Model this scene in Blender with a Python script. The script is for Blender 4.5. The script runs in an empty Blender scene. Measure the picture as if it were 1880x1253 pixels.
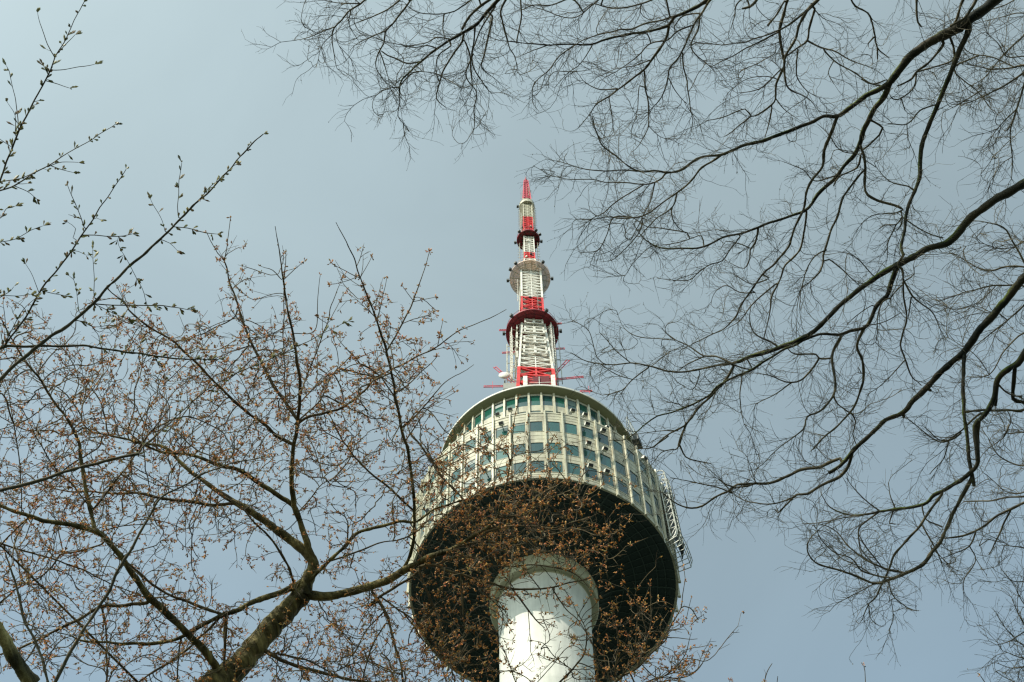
import bpy, math, random
import numpy as np
from mathutils import Vector, Matrix, Quaternion
from mathutils.kdtree import KDTree
random.seed(7); rng = np.random.default_rng(11)
scene = bpy.context.scene
COL = scene.collection
R = math.radians

# ------------------------------------------------------------------ camera
CAM = np.array([0.0, 0.0, 1.6])
FOC = 2265.6                                  # focal length in pixels of an 1880 px wide frame
FWD = np.array([-0.01673135, 0.42466322, 0.90519678])
RGT = np.array([0.9989226, 0.04629301, -0.00325412])
UPV = np.array([0.04328619, -0.90416708, 0.42498023])
cd = bpy.data.cameras.new('camera'); cam = bpy.data.objects.new('camera', cd); COL.objects.link(cam)
m = Matrix.Identity(4)
for i in range(3):
    m[i][0] = RGT[i]; m[i][1] = UPV[i]; m[i][2] = -FWD[i]; m[i][3] = CAM[i]
cam.matrix_world = m
cd.sensor_width = 36; cd.lens = FOC / 1880 * 36; cd.clip_start = 0.05; cd.clip_end = 6000
scene.camera = cam
scene.render.resolution_x = 1024; scene.render.resolution_y = 682

# ------------------------------------------------------------------ light
SUN_AZ = R(-42); SUN_EL = R(41.5)               # azimuth from the direction behind the camera, towards the left
S = Vector((math.sin(SUN_AZ) * math.cos(SUN_EL), -math.cos(SUN_AZ) * math.cos(SUN_EL), math.sin(SUN_EL)))
sl = bpy.data.lights.new('sun', 'SUN'); sl.energy = 2.7; sl.angle = R(0.53); sl.color = (1.0, 0.92, 0.79)
so = bpy.data.objects.new('sun', sl); COL.objects.link(so); so.rotation_euler = S.to_track_quat('Z', 'Y').to_euler()
w = bpy.data.worlds.new('World'); scene.world = w; w.use_nodes = True
nt = w.node_tree; bg = nt.nodes['Background']
sky = nt.nodes.new('ShaderNodeTexSky'); sky.sky_type = 'NISHITA'; sky.sun_disc = False
sky.sun_elevation = SUN_EL; sky.sun_rotation = math.atan2(S.x, S.y)
sky.altitude = 100; sky.air_density = 1.0; sky.dust_density = 1.6; sky.ozone_density = 1.0
hs = nt.nodes.new('ShaderNodeHueSaturation'); hs.inputs['Saturation'].default_value = 0.55; hs.inputs['Value'].default_value = 1.0
nt.links.new(sky.outputs[0], hs.inputs['Color'])
tint = nt.nodes.new('ShaderNodeMix'); tint.data_type = 'RGBA'; tint.blend_type = 'MULTIPLY'; tint.inputs['Factor'].default_value = 1
# greenish haze overhead, bluer and deeper lower down; a trace of thin high cloud
tc = nt.nodes.new('ShaderNodeTexCoord'); sx = nt.nodes.new('ShaderNodeSeparateXYZ'); nt.links.new(tc.outputs['Generated'], sx.inputs[0])
mr = nt.nodes.new('ShaderNodeMapRange'); mr.inputs[1].default_value = 0.72; mr.inputs[2].default_value = 0.92; nt.links.new(sx.outputs['Z'], mr.inputs[0])
el = nt.nodes.new('ShaderNodeMix'); el.data_type = 'RGBA'; el.inputs['A'].default_value = (0.74, 0.88, 0.83, 1); el.inputs['B'].default_value = (0.99, 1.085, 0.905, 1)
nt.links.new(mr.outputs[0], el.inputs['Factor'])
cn = nt.nodes.new('ShaderNodeTexNoise'); cn.inputs['Scale'].default_value = 3.2; cn.inputs['Detail'].default_value = 7; cn.inputs['Distortion'].default_value = 0.8
nt.links.new(tc.outputs['Generated'], cn.inputs['Vector'])
cr = nt.nodes.new('ShaderNodeMapRange'); cr.inputs[1].default_value = 0.35; cr.inputs[2].default_value = 0.75; cr.inputs[3].default_value = 0.97; cr.inputs[4].default_value = 1.09
nt.links.new(cn.outputs['Fac'], cr.inputs[0])
cm = nt.nodes.new('ShaderNodeVectorMath'); cm.operation = 'SCALE'; nt.links.new(el.outputs['Result'], cm.inputs[0]); nt.links.new(cr.outputs[0], cm.inputs['Scale'])
nt.links.new(cm.outputs[0], tint.inputs['B'])
nt.links.new(hs.outputs[0], tint.inputs['A']); nt.links.new(tint.outputs['Result'], bg.inputs[0]); bg.inputs[1].default_value = 0.15
vs = scene.view_settings; scene.display_settings.display_device = 'sRGB'
vs.view_transform = 'Standard'; vs.look = 'None'; vs.exposure = 0.85; vs.gamma = 1.0; vs.use_curve_mapping = False
scene.render.engine = 'CYCLES'; scene.cycles.max_bounces = 6; scene.cycles.filter_width = 1.3

# ------------------------------------------------------------------ helpers
def mat(name, base, rough=0.7, metallic=0.0, spec=0.5, noise=None, bump=0.0, bscale=20.0, coord='Object'):
    """noise = (second colour, scale, detail, low, high)"""
    mt = bpy.data.materials.new(name); mt.use_nodes = True; t = mt.node_tree; p = t.nodes['Principled BSDF']
    p.inputs['Base Color'].default_value = (*base, 1); p.inputs['Roughness'].default_value = rough
    p.inputs['Metallic'].default_value = metallic; p.inputs['Specular IOR Level'].default_value = spec
    tc = t.nodes.new('ShaderNodeTexCoord')
    if noise:
        n = t.nodes.new('ShaderNodeTexNoise'); n.inputs['Scale'].default_value = noise[1]; n.inputs['Detail'].default_value = noise[2]
        t.links.new(tc.outputs[coord], n.inputs['Vector'])
        r = t.nodes.new('ShaderNodeValToRGB'); r.color_ramp.elements[0].position = noise[3]; r.color_ramp.elements[1].position = noise[4]
        r.color_ramp.elements[0].color = (*base, 1); r.color_ramp.elements[1].color = (*noise[0], 1)
        t.links.new(n.outputs['Fac'], r.inputs[0]); t.links.new(r.outputs[0], p.inputs['Base Color'])
    if bump:
        n2 = t.nodes.new('ShaderNodeTexNoise'); n2.inputs['Scale'].default_value = bscale; n2.inputs['Detail'].default_value = 6
        t.links.new(tc.outputs[coord], n2.inputs['Vector'])
        b = t.nodes.new('ShaderNodeBump'); b.inputs['Strength'].default_value = bump; b.inputs['Distance'].default_value = 0.02
        t.links.new(n2.outputs['Fac'], b.inputs['Height']); t.links.new(b.outputs[0], p.inputs['Normal'])
    return mt

class MB:
    """collects quads and triangles and links them as ONE mesh object"""
    def __init__(s): s.v = []; s.f = []
    def add(s, vs_, fs_):
        o = len(s.v); s.v.extend(tuple(map(float, q)) for q in vs_); s.f.extend(tuple(i + o for i in g) for g in fs_)
    def box(s, c, hx, hy, hz, ax=None):
        c = Vector(c); ax = ax or (Vector((1, 0, 0)), Vector((0, 1, 0)), Vector((0, 0, 1)))
        vs_ = [c + ax[0] * (hx * i) + ax[1] * (hy * j) + ax[2] * (hz * k) for k in (-1, 1) for j in (-1, 1) for i in (-1, 1)]
        s.add(vs_, [(0, 2, 3, 1), (4, 5, 7, 6), (0, 1, 5, 4), (2, 6, 7, 3), (0, 4, 6, 2), (1, 3, 7, 5)])
    def bar(s, a, b, w, h=None, up=(0, 0, 1)):
        a = Vector(a); b = Vector(b); d = (b - a); L = d.length
        if L < 1e-6: return
        d /= L; u = Vector(up)
        if abs(d.dot(u)) > 0.95: u = Vector((1, 0, 0))
        x = d.cross(u).normalized(); y = x.cross(d)
        s.box((a + b) / 2, w / 2, (h or w) / 2, L / 2, (x, y, d))
    def lathe(s, prof, n=96, a0=0.0, a1=2 * math.pi, c=(0, 0)):
        full = abs(a1 - a0 - 2 * math.pi) < 1e-6; k = n if full else n + 1
        vs_ = []
        for i in range(k):
            a = a0 + (a1 - a0) * i / n
            for r_, z in prof: vs_.append((c[0] + r_ * math.sin(a), c[1] - r_ * math.cos(a), z))
        p = len(prof); fs_ = []
        for i in range(n):
            j = (i + 1) % k
            for q in range(p - 1): fs_.append((i * p + q, j * p + q, j * p + q + 1, i * p + q + 1))
        s.add(vs_, fs_)
    def build(s, name, m_, parent=None, smooth=False):
        me = bpy.data.meshes.new(name); me.from_pydata(s.v, [], s.f); me.update()
        if smooth: me.polygons.foreach_set('use_smooth', [True] * len(me.polygons))
        me.materials.append(m_); o = bpy.data.objects.new(name, me); COL.objects.link(o)
        if parent: o.parent = parent
        return o
def link_mesh(name, V, F, m_, parent=None, smooth=True):
    """V (n,3), F (m,k) arrays"""
    me = bpy.data.meshes.new(name); k = F.shape[1]
    me.vertices.add(len(V)); me.vertices.foreach_set('co', V.astype(np.float32).ravel())
    me.loops.add(F.size); me.loops.foreach_set('vertex_index', F.astype(np.int32).ravel())
    me.polygons.add(len(F)); me.polygons.foreach_set('loop_start', np.arange(0, F.size, k, dtype=np.int32))
    me.polygons.foreach_set('loop_total', np.full(len(F), k, dtype=np.int32))
    me.polygons.foreach_set('use_smooth', np.full(len(F), smooth)); me.update(calc_edges=True); me.validate()
    me.materials.append(m_); o = bpy.data.objects.new(name, me); COL.objects.link(o)
    if parent: o.parent = parent
    return o
def thing(name, loc, label, cat, group=None):
    o = bpy.data.objects.new(name, None); COL.objects.link(o); o.location = loc; o.empty_display_size = 0.3
    o['label'] = label; o['category'] = cat
    if group: o['group'] = group
    return o

# ------------------------------------------------------------------ ground
def ground():
    n = 90; ext = 2500.0
    t = np.linspace(-1, 1, n); t = np.sign(t) * np.abs(t) ** 2.2 * ext
    X, Y = np.meshgrid(t, t, indexing='ij'); r = np.hypot(X, Y - 40)
    Z = -0.00022 * np.clip(r - 140, 0, None) ** 1.75 + 0.25 * np.sin(X * .05) * np.cos(Y * .043) * np.clip(r / 60, 0, 1)
    V = np.c_[X.ravel(), Y.ravel(), Z.ravel()]
    i, j = np.meshgrid(np.arange(n - 1), np.arange(n - 1), indexing='ij'); a = (i * n + j).ravel()
    F = np.c_[a, a + n, a + n + 1, a + 1]
    gm = mat('forest_ground', (0.020, 0.03, 0.018), 0.95, noise=((0.035, 0.04, 0.025), 0.6, 8, 0.35, 0.65), bump=0.4, bscale=3)
    o = link_mesh('ground', V, F, gm); o['kind'] = 'structure'
ground()

# ------------------------------------------------------------------ tower
TY = 83.985; ZO = 1.6
M_white = mat('white_concrete', (0.65, 0.64, 0.57), 0.65, noise=((0.52, 0.525, 0.465), 0.5, 9, 0.35, 0.75))
M_wall = mat('cream_panel', (0.47, 0.455, 0.335), 0.6, noise=((0.28, 0.26, 0.19), 0.6, 9, 0.42, 0.72))
M_mull = mat('pale_mullion', (0.56, 0.54, 0.40), 0.5, noise=((0.36, 0.31, 0.20), 0.8, 8, 0.45, 0.75))
M_soff = mat('olive_soffit', (0.25, 0.26, 0.15), 0.7, noise=((0.19, 0.20, 0.12), 0.3, 6, 0.35, 0.7))
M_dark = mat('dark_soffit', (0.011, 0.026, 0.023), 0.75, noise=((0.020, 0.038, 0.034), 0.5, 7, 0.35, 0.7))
M_grid = mat('soffit_seam', (0.048, 0.075, 0.066), 0.7)
M_red = mat('red_paint', (0.68, 0.022, 0.018), 0.5, noise=((0.34, 0.018, 0.018), 1.5, 8, 0.42, 0.68))
M_pink = mat('faded_red_paint', (0.55, 0.06, 0.09), 0.5, noise=((0.40, 0.12, 0.14), 2.0, 6, 0.45, 0.7))
M_dred = mat('dark_red_paint', (0.26, 0.008, 0.018), 0.6, noise=((0.17, 0.006, 0.014), 1.2, 6, 0.4, 0.7))
M_wht = mat('white_steel', (0.70, 0.69, 0.61), 0.5, noise=((0.46, 0.40, 0.31), 1.6, 7, 0.48, 0.72))
M_bge = mat('beige_steel', (0.50, 0.48, 0.36), 0.55, noise=((0.26, 0.24, 0.17), 2.0, 7, 0.45, 0.7))
M_tan = mat('tan_deck', (0.80, 0.62, 0.48), 0.65, noise=((0.58, 0.48, 0.37), 0.7, 7, 0.4, 0.65))
def grating(mt, open_):
    # fine open mesh deck: part of the light passes straight through
    t = mt.node_tree; p = t.nodes['Principled BSDF']; o = t.nodes['Material Output']
    tr = t.nodes.new('ShaderNodeBsdfTransparent'); mx = t.nodes.new('ShaderNodeMixShader'); mx.inputs[0].default_value = open_
    t.links.new(p.outputs[0], mx.inputs[1]); t.links.new(tr.outputs[0], mx.inputs[2]); t.links.new(mx.outputs[0], o.inputs[0]); return mt
M_deck = grating(mat('mesh_deck', (0.80, 0.58, 0.43), 0.65, noise=((0.52, 0.42, 0.33), 0.8, 7, 0.4, 0.65)), .38)
M_blk = mat('black_lamp', (0.02, 0.022, 0.02), 0.5)
M_steel = mat('grey_steel', (0.30, 0.32, 0.28), 0.45, metallic=0.3)
M_mesh = mat('dark_steel', (0.06, 0.07, 0.065), 0.6, metallic=0.2)
GL = [mat('teal_glass_%s' % n, c, 0.08, spec=0.9) for n, c in
      (('a', (0.014, 0.075, 0.066)), ('b', (0.020, 0.105, 0.092)), ('c', (0.010, 0.052, 0.050)), ('d', (0.010, 0.085, 0.060)))]
M_frame = mat('window_frame', (0.05, 0.07, 0.065), 0.5)
def streaks(mt, lo, s=2.2):
    # rain streaks: noise stretched down the wall
    t = mt.node_tree; N = t.nodes.new; L = t.links; p = t.nodes['Principled BSDF']; tc = t.nodes['Texture Coordinate']
    mp = N('ShaderNodeMapping'); mp.inputs['Scale'].default_value = (s, s, s * .07); L.new(tc.outputs['Object'], mp.inputs[0])
    n = N('ShaderNodeTexNoise'); n.inputs['Scale'].default_value = 1.0; n.inputs['Detail'].default_value = 7; L.new(mp.outputs[0], n.inputs['Vector'])
    r = N('ShaderNodeMapRange'); r.inputs[1].default_value = .42; r.inputs[2].default_value = .68; r.inputs[3].default_value = 1.0; r.inputs[4].default_value = lo; L.new(n.outputs['Fac'], r.inputs[0])
    src = p.inputs['Base Color'].links[0].from_socket; m_ = N('ShaderNodeVectorMath'); m_.operation = 'SCALE'; L.new(src, m_.inputs[0]); L.new(r.outputs[0], m_.inputs['Scale']); L.new(m_.outputs[0], p.inputs['Base Color'])
streaks(M_white, .88); streaks(M_wall, .78); streaks(M_mull, .74, 4)
M_blind = mat('window_blind', (0.11, 0.16, 0.14), 0.5)
tower = thing('observation_tower', (0, TY, 0), 'tall white observation tower with round windowed pod and red and white antenna mast', 'tower')
def A(az): return R(az)
def P3(az, r, h): a = R(az); return Vector((r * math.sin(a), -r * math.cos(a), h + ZO))
def axes(az): a = R(az); return (Vector((math.cos(a), math.sin(a), 0)), Vector((math.sin(a), -math.cos(a), 0)), Vector((0, 0, 1)))  # tangent, outward, up
def prof(l): return [(r_, h + ZO) for r_, h in l]

b = MB(); b.lathe(prof([(6.6, -3.0), (5.4, 40), (4.90, 80), (4.82, 98), (4.88, 103), (4.98, 106.5), (5.12, 109.0), (5.2, 110.0)]), 96); b.build('shaft', M_white, tower, True)
b = MB()
for h in [k * 1.5 for k in range(60, 74)]:
    r0 = float(np.interp(h, [80, 98, 103, 106.5, 109, 110], [4.9, 4.82, 4.88, 4.98, 5.12, 5.2])); b.lathe(prof([(r0 - .02, h - .02), (r0 + .008, h), (r0 - .02, h + .02)]), 96)
b.build('shaft_joint', M_white, tower, True)
b = MB(); b.lathe(prof([(5.1, 109.3), (5.35, 109.62), (5.85, 109.5), (5.98, 109.6), (6.02, 111.9)]), 96)
b.build('collar', mat('cream_collar', (0.50, 0.50, 0.34), 0.65, noise=((0.46, 0.43, 0.31), 0.5, 6, 0.35, 0.7)), tower, True)
# dark underside of the pod: shallow bowl between collar and rim
RB, RT, HB, HT = 15.0, 15.36, 112.63, 126.0
def fr(h): return RB + (RT - RB) * (h - HB) / (HT - HB)
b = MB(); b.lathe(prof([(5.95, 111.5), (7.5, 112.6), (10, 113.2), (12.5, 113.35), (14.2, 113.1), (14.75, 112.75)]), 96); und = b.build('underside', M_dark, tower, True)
b = MB()
def und_h(r_): return np.interp(r_, [5.95, 7.5, 10, 12.5, 14.2, 14.75], [111.5, 112.6, 113.2, 113.35, 113.1, 112.75])
for k in range(72):
    az = k * 5 + 1.3; w_ = 0.16 if k % 6 == 0 else 0.07
    rr = [6.2, 7.5, 8.8, 10, 11.2, 12.5, 13.4, 14.2, 14.7]
    for r0, r1 in zip(rr[:-1], rr[1:]): b.bar(P3(az, r0, und_h(r0) - .03), P3(az, r1, und_h(r1) - .03), w_, .1)
for r0 in (7.5, 8.9, 10.3, 11.6, 12.8, 13.7):
    h = und_h(r0) - .04; b.lathe(prof([(r0 - .05, h), (r0 - .05, h - .05), (r0 + .05, h - .05), (r0 + .05, h)]), 96)
b.build('seam_grid', M_grid, und)
b = MB(); b.lathe(prof([(14.74, 112.8), (14.78, 112.55), (15.0, 112.55), (15.04, 112.75), (15.02, 113.0)]), 144); b.build('rim', M_wall, tower)

# main facade: 48 bays of 7.5 degrees, three rows of windows, mullions at 3.7 + 7.5 k
ROWS = [(113.75, 115.95), (117.5, 119.75), (122.2, 124.4)]
BAY = 7.5; AZ0 = 3.7
def wall_bands(b, rf, hs_, rows, inset, depth):
    """panel bands between the window rows, with the reveal faces of the openings"""
    lo = hs_[0]
    for (a_, c_) in rows + [(hs_[1], None)]:
        b.lathe(prof([(rf(lo), lo), (rf(a_), a_)]), 192)
        lo = c_
    for (a_, c_) in rows:
        b.lathe(prof([(rf(a_), a_), (rf(a_) - depth, a_)]), 192); b.lathe(prof([(rf(c_) - depth, c_), (rf(c_), c_)]), 192)
        for k in range(48):
            for s_ in (0, 1):
                a0 = AZ0 + k * BAY + (0 if s_ == 0 else BAY - inset); a1 = a0 + inset
                b.lathe(prof([(rf(a_), a_), (rf(c_), c_)]), 1, R(a0), R(a1))
                e = a1 if s_ == 0 else a0
                b.add([P3(e, rf(a_), a_), P3(e, rf(c_), c_), P3(e, rf(c_) - depth, c_), P3(e, rf(a_) - depth, a_)], [(0, 1, 2, 3)])
b = MB(); wall_bands(b, fr, (112.98, 126.15), ROWS, 1.05, 0.10); wall = b.build('pod_wall', M_wall, tower)
b = MB()
for h, t in ((113.25, .05), (116.55, .05), (120.5, .05), (121.3, .05), (124.95, .05), (125.6, .08)):
    r0 = fr(h); b.lathe(prof([(r0 - .02, h - t * .6), (r0 + .03, h - t * .6), (r0 + .03, h + t * .6), (r0 - .02, h + t * .6)]), 144)
for a_, c_ in ROWS:
    r0 = fr(a_); b.lathe(prof([(r0 - .02, a_ - .12), (r0 + .04, a_ - .12), (r0 + .04, a_ - .05), (r0 - .02, a_ - .05)]), 144)
b.build('panel_seam', M_mull, wall)
b = MB(); b.lathe(prof([(RT, 126.15), (RT + .06, 126.15), (RT + .06, 126.4), (RT - .25, 126.4), (RT - .25, 125.4), (11.8, 125.3)]), 144)
b.build('terrace', M_wall, tower)
for k in range(48):
    az = AZ0 + k * BAY; b = MB(); ax = axes(az)
    p0, p1 = P3(az, fr(112.7) + .14, 112.35), P3(az, RT + .16, 126.5); d = (p1 - p0).normalized()
    b.box((p0 + p1) / 2, .095, .11, (p1 - p0).length / 2, (ax[0], ax[0].cross(d), d))
    b.box(P3(az, fr(112.4) + .14, 112.3), .14, .15, .12, ax)
    b.build('mullion', M_mull, tower)

def window(rf, row, k, inset, depth, gi):
    b = MB(); a0 = AZ0 + k * BAY + inset; a1 = AZ0 + (k + 1) * BAY - inset; h0, h1 = row
    b.lathe(prof([(rf(h0) - depth + .03, h0), (rf(h1) - depth + .03, h1)]), 3, R(a0), R(a1))
    return b
rest = MB(); rng2 = random.Random(3)
def add_windows(rf, row, inset, depth, azmax, pick):
    for k in range(48):
        c = (AZ0 + (k + .5) * BAY + 180) % 360 - 180
        b = window(rf, row, k, inset, depth, 0)
        if abs(c) < azmax:
            o = b.build('window', GL[pick(rng2)], tower)
            f = MB(); a0 = AZ0 + k * BAY + inset; a1 = AZ0 + (k + 1) * BAY - inset; h0, h1 = row; r0 = rf(h0) - depth + .05
            r1 = rf(h1) - depth + .05
            for (pa, pb) in ((P3(a0 + .15, r0, h0), P3(a0 + .15, r1, h1)), (P3(a1 - .15, r0, h0), P3(a1 - .15, r1, h1)),
                             (P3(a0, r0, h0 + .04), P3(a1, r0, h0 + .04)), (P3(a0, r1, h1 - .04), P3(a1, r1, h1 - .04))):
                f.bar(pa, pb, .05, .05)
            f.build('window_frame', M_frame, o)
            if rng2.random() < .33:
                drop = (h1 - h0) * rng2.choice([.22, .35, .5]); g = MB(); g.lathe(prof([(r1 - .012, h1 - drop), (r1 - .012, h1 - .04)]), 3, R(a0 + .2), R(a1 - .2)); g.build('blind', M_blind, o)
        else:
            rest.add(b.v, b.f)
for row in ROWS: add_windows(fr, row, 1.05, 0.10, 83, lambda r_: r_.choice([0, 0, 1, 2]))
# recessed top storey
RU = 11.9
def fu(h): return RU
UROWS = [(130.9, 133.3), (134.7, 137.25)]
b = MB(); wall_bands(b, fu, (125.3, 137.75), UROWS, 0.75, 0.1); b.build('upper_wall', M_wall, tower)
for k in range(48):
    az = AZ0 + k * BAY; b = MB(); b.box(P3(az, RU + .1, 131.55), .12, .12, 6.15, axes(az)); b.build('upper_mullion', M_mull, tower)
for row in UROWS: add_windows(fu, row, 0.75, 0.1, 64, lambda r_: r_.choice([3, 3, 2]))
wo = rest.build('window', GL[2], tower); wo['kind'] = 'stuff'
# roof with its wide overhang
b = MB(); b.lathe(prof([(RU - .1, 137.7), (12.2, 137.72), (12.86, 137.97)]), 144); b.build('roof_soffit', M_soff, tower, True)
b = MB(); b.lathe(prof([(12.86, 137.97), (12.93, 138.0), (12.95, 138.3), (12.8, 138.42), (0.05, 139.2)]), 144); b.build('roof', M_white, tower)

# floodlights on brackets between the windows
def floodlight(az, r0, h):
    ax = axes(az); b = MB(); c = P3(az, r0 + .62, h)
    d = Vector(ax[1]) * .75 + Vector((0, 0, -.66)); d.normalize(); u = ax[0].cross(d)
    b.box(c, .28, .2, .26, (ax[0], u, d))
    o = b.build('floodlight', M_wht, tower)
    f = MB(); f.box(c + d * .275, .24, .16, .015, (ax[0], u, d)); f.build('lens', M_blk, o)
    g = MB(); g.bar(P3(az, r0, h + .1), c, .08); g.bar(P3(az - .5, r0, h + .3), c, .05); g.build('bracket', M_steel, o)
for az, h in ((-21.7, 133.0), (-14.2, 133.2), (21, 133.1), (28.5, 133.2), (-44, 133.1), (43.5, 133.1)): floodlight(az, RU + .1, h)
for az, h in ((-21.9, 123.9), (-14.5, 124.0), (21.5, 124.1), (28.7, 124.0), (-21.6, 119.9), (21.3, 119.9), (28.6, 119.9),
              (-21.5, 115.1), (21.1, 115.2), (28.2, 115.2), (-51.5, 119.9), (-51.5, 115.2), (51, 124.0)): floodlight(az, fr(h), h)

# maintenance truss hanging on the right side
M_truss = mat('galvanised_steel', (0.42, 0.43, 0.37), 0.5)
def truss(az, r0, r1, h0, h1, wid, name):
    b = MB(); ax = axes(az); c = []
    for s_ in (-1, 1):
        off = ax[0] * (s_ * wid / 2)
        n = 9; hh = [h0 + (h1 - h0) * i / n for i in range(n + 1)]
        for i in range(n):
            b.bar(P3(az, r0, hh[i]) + off, P3(az, r0, hh[i + 1]) + off, .09)
            if i > 0: b.bar(P3(az, r1, hh[i]) + off, P3(az, r1, hh[i + 1]) + off, .13)
            b.bar(P3(az, r0, hh[i]) + off, P3(az, r1, hh[i + 1]) + off, .07)
            b.bar(P3(az, r1, hh[i + 1]) + off, P3(az, r0, hh[i + 1]) + off, .07)
        prev = P3(az, r1, hh[1]) + off
        for k in range(1, 7):
            t = k / 6 * math.pi / 2
            q = P3(az, r0 + (r1 - r0) * math.cos(t), hh[1] - (hh[1] - h0 + .4) * math.sin(t)) + off; b.bar(prev, q, .13); prev = q
        prev = P3(az, r1, h1) + off
        for k in range(1, 7):
            t = k / 6 * math.pi / 2
            q = P3(az, r1 + (r0 - r1) * (1 - math.cos(t)), h1 + 1.0 * math.sin(t)) + off; b.bar(prev, q, .1); prev = q
    n = 14
    for i in range(n + 1):
        h = h0 + (h1 - h0) * i / n
        b.bar(P3(az, r1, h) + ax[0] * (-wid / 2), P3(az, r1, h) + ax[0] * (wid / 2), .06)
    b.build(name, M_truss, tower)
truss(66, 15.7, 16.5, 112.4, 125.0, 1.3, 'access_truss')
b = MB(); ax = axes(72)
for i in range(23): b.bar(P3(70.5, 16.5, 112.6 + i * .55), P3(75.5, 15.9, 112.6 + i * .55), .16, .05)
for i in range(5): b.bar(P3(70.5 + i * 1.25, 16.5 - .15 * i, 112.4), P3(70.5 + i * 1.25, 16.5 - .15 * i, 124.9), .12)
b.build('louvre_screen', M_mesh, tower)
b = MB(); b.box((P3(70, 15.85, 112.9) + P3(70, 15.85, 124.4)) / 2, 1.1, .03, 5.7, axes(70)); b.build('screen_panel', M_mesh, tower)
b = MB()
for i in range(8):
    az = 61 + i * 2.2
    b.bar(P3(az, 15.2, 110.6), P3(az, 16.6, 110.9), .07); b.bar(P3(az, 16.6, 110.9), P3(az, 16.9, 112.0), .07)
for h, r0 in ((110.6, 15.2), (110.75, 15.9), (110.9, 16.6), (111.5, 16.75), (112.0, 16.9)):
    for i in range(7): b.bar(P3(61 + i * 2.2, r0, h), P3(63.2 + i * 2.2, r0, h), .07)
for i in (0, 3, 7): b.bar(P3(61 + i * 2.2, 15.2, 110.6), P3(61 + i * 2.2, 15.1, 113), .07)
b.build('service_cage', M_steel, tower)
b = MB()
for i in range(7):
    az = 59 + i * 2
    b.bar(P3(az, 13.3, 136.2), P3(az, 13.6, 139.6), .07); b.bar(P3(az, 13.3, 136.2), P3(az, 12.9, 137.9), .07)
for h in (136.2, 137.3, 138.4, 139.6):
    for i in range(6): b.bar(P3(59 + 2 * i, 13.3 + (h - 136.2) * .09, h), P3(61 + 2 * i, 13.3 + (h - 136.2) * .09, h), .07)
for i in range(6): b.bar(P3(59 + 2 * i, 13.3, 136.2), P3(61 + 2 * i, 13.5, 138.4), .05)
b.build('roof_cradle', M_truss, tower)
b = MB(); b.box(P3(69, 13.6, 136.9), .8, .45, .75, axes(69)); b.build('winch_box', M_mesh, tower)

# ---- the antenna mast: square lattice sections
ROT = R(7)
def corner(i, hw, h): a = ROT + math.pi / 4 + i * math.pi / 2; return Vector((hw * 1.414 * math.cos(a), hw * 1.414 * math.sin(a), h + ZO))
def lattice(name, h0, h1, w0, w1, m_, nb, leg=.26, br=.13, dense=True):
    b = MB()
    for i in range(4):
        b.bar(corner(i, w0, h0), corner(i, w1, h1), leg)
        j = (i + 1) % 4
        for k in range(nb):
            t0, t1 = k / nb, (k + 1) / nb; ha, hb = h0 + (h1 - h0) * t0, h0 + (h1 - h0) * t1
            wa, wb = w0 + (w1 - w0) * t0, w0 + (w1 - w0) * t1
            b.bar(corner(i, wa, ha), corner(j, wb, hb), br); b.bar(corner(j, wa, ha), corner(i, wb, hb), br)
            b.bar(corner(i, wb, hb), corner(j, wb, hb), br * 1.3)
            if dense:
                mid = (corner(i, wa, ha) + corner(j, wa, ha)) / 2; top = (corner(i, wb, hb) + corner(j, wb, hb)) / 2
                b.bar(mid, top, br)
    return b.build(name, m_, tower)
lattice('mast_section', 139, 156, 3.6, 2.75, M_white, 5)
lattice('mast_section', 156, 163.6, 2.75, 2.52, M_red, 3, .5, .28)
lattice('mast_section', 163.7, 182.5, 2.50, 1.78, M_wht, 11, .34, .17)
lattice('mast_section', 182.6, 192.2, 1.78, 1.74, M_red, 5, .36, .2)
lattice('mast_section', 192.3, 206, 1.74, 1.72, M_wht, 11, .34, .18)
lattice('mast_section', 206, 212.2, 1.3, .96, M_wht, 5, .24, .12)
lattice('mast_section', 212.3, 215.5, .94, .93, M_red, 3, .24, .13)
lattice('mast_section', 215.6, 225, .93, .92, M_wht, 8, .22, .12)
lattice('mast_section', 225, 235.5, .9, .88, M_red, 9, .22, .13)
lattice('mast_section', 235.6, 246.8, .88, .86, M_bge, 12, .22, .14)
lattice('mast_section', 246.9, 261, .82, .42, M_pink, 10, .22, .13)
b = MB(); b.lathe(prof([(.32, 261), (.5, 261.3), (.42, 262.2), (.12, 263.4), (.05, 265)]), 12); b.build('spire_tip', M_dred, tower)
b = MB(); b.bar(P3(0, .0, 139), P3(0, 0, 248), .35); b.bar(P3(90, .5, 139), P3(90, .5, 236), .12); b.bar(P3(-60, .6, 139), P3(-60, .6, 236), .1)
b.build('riser', M_tan, tower)
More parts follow.
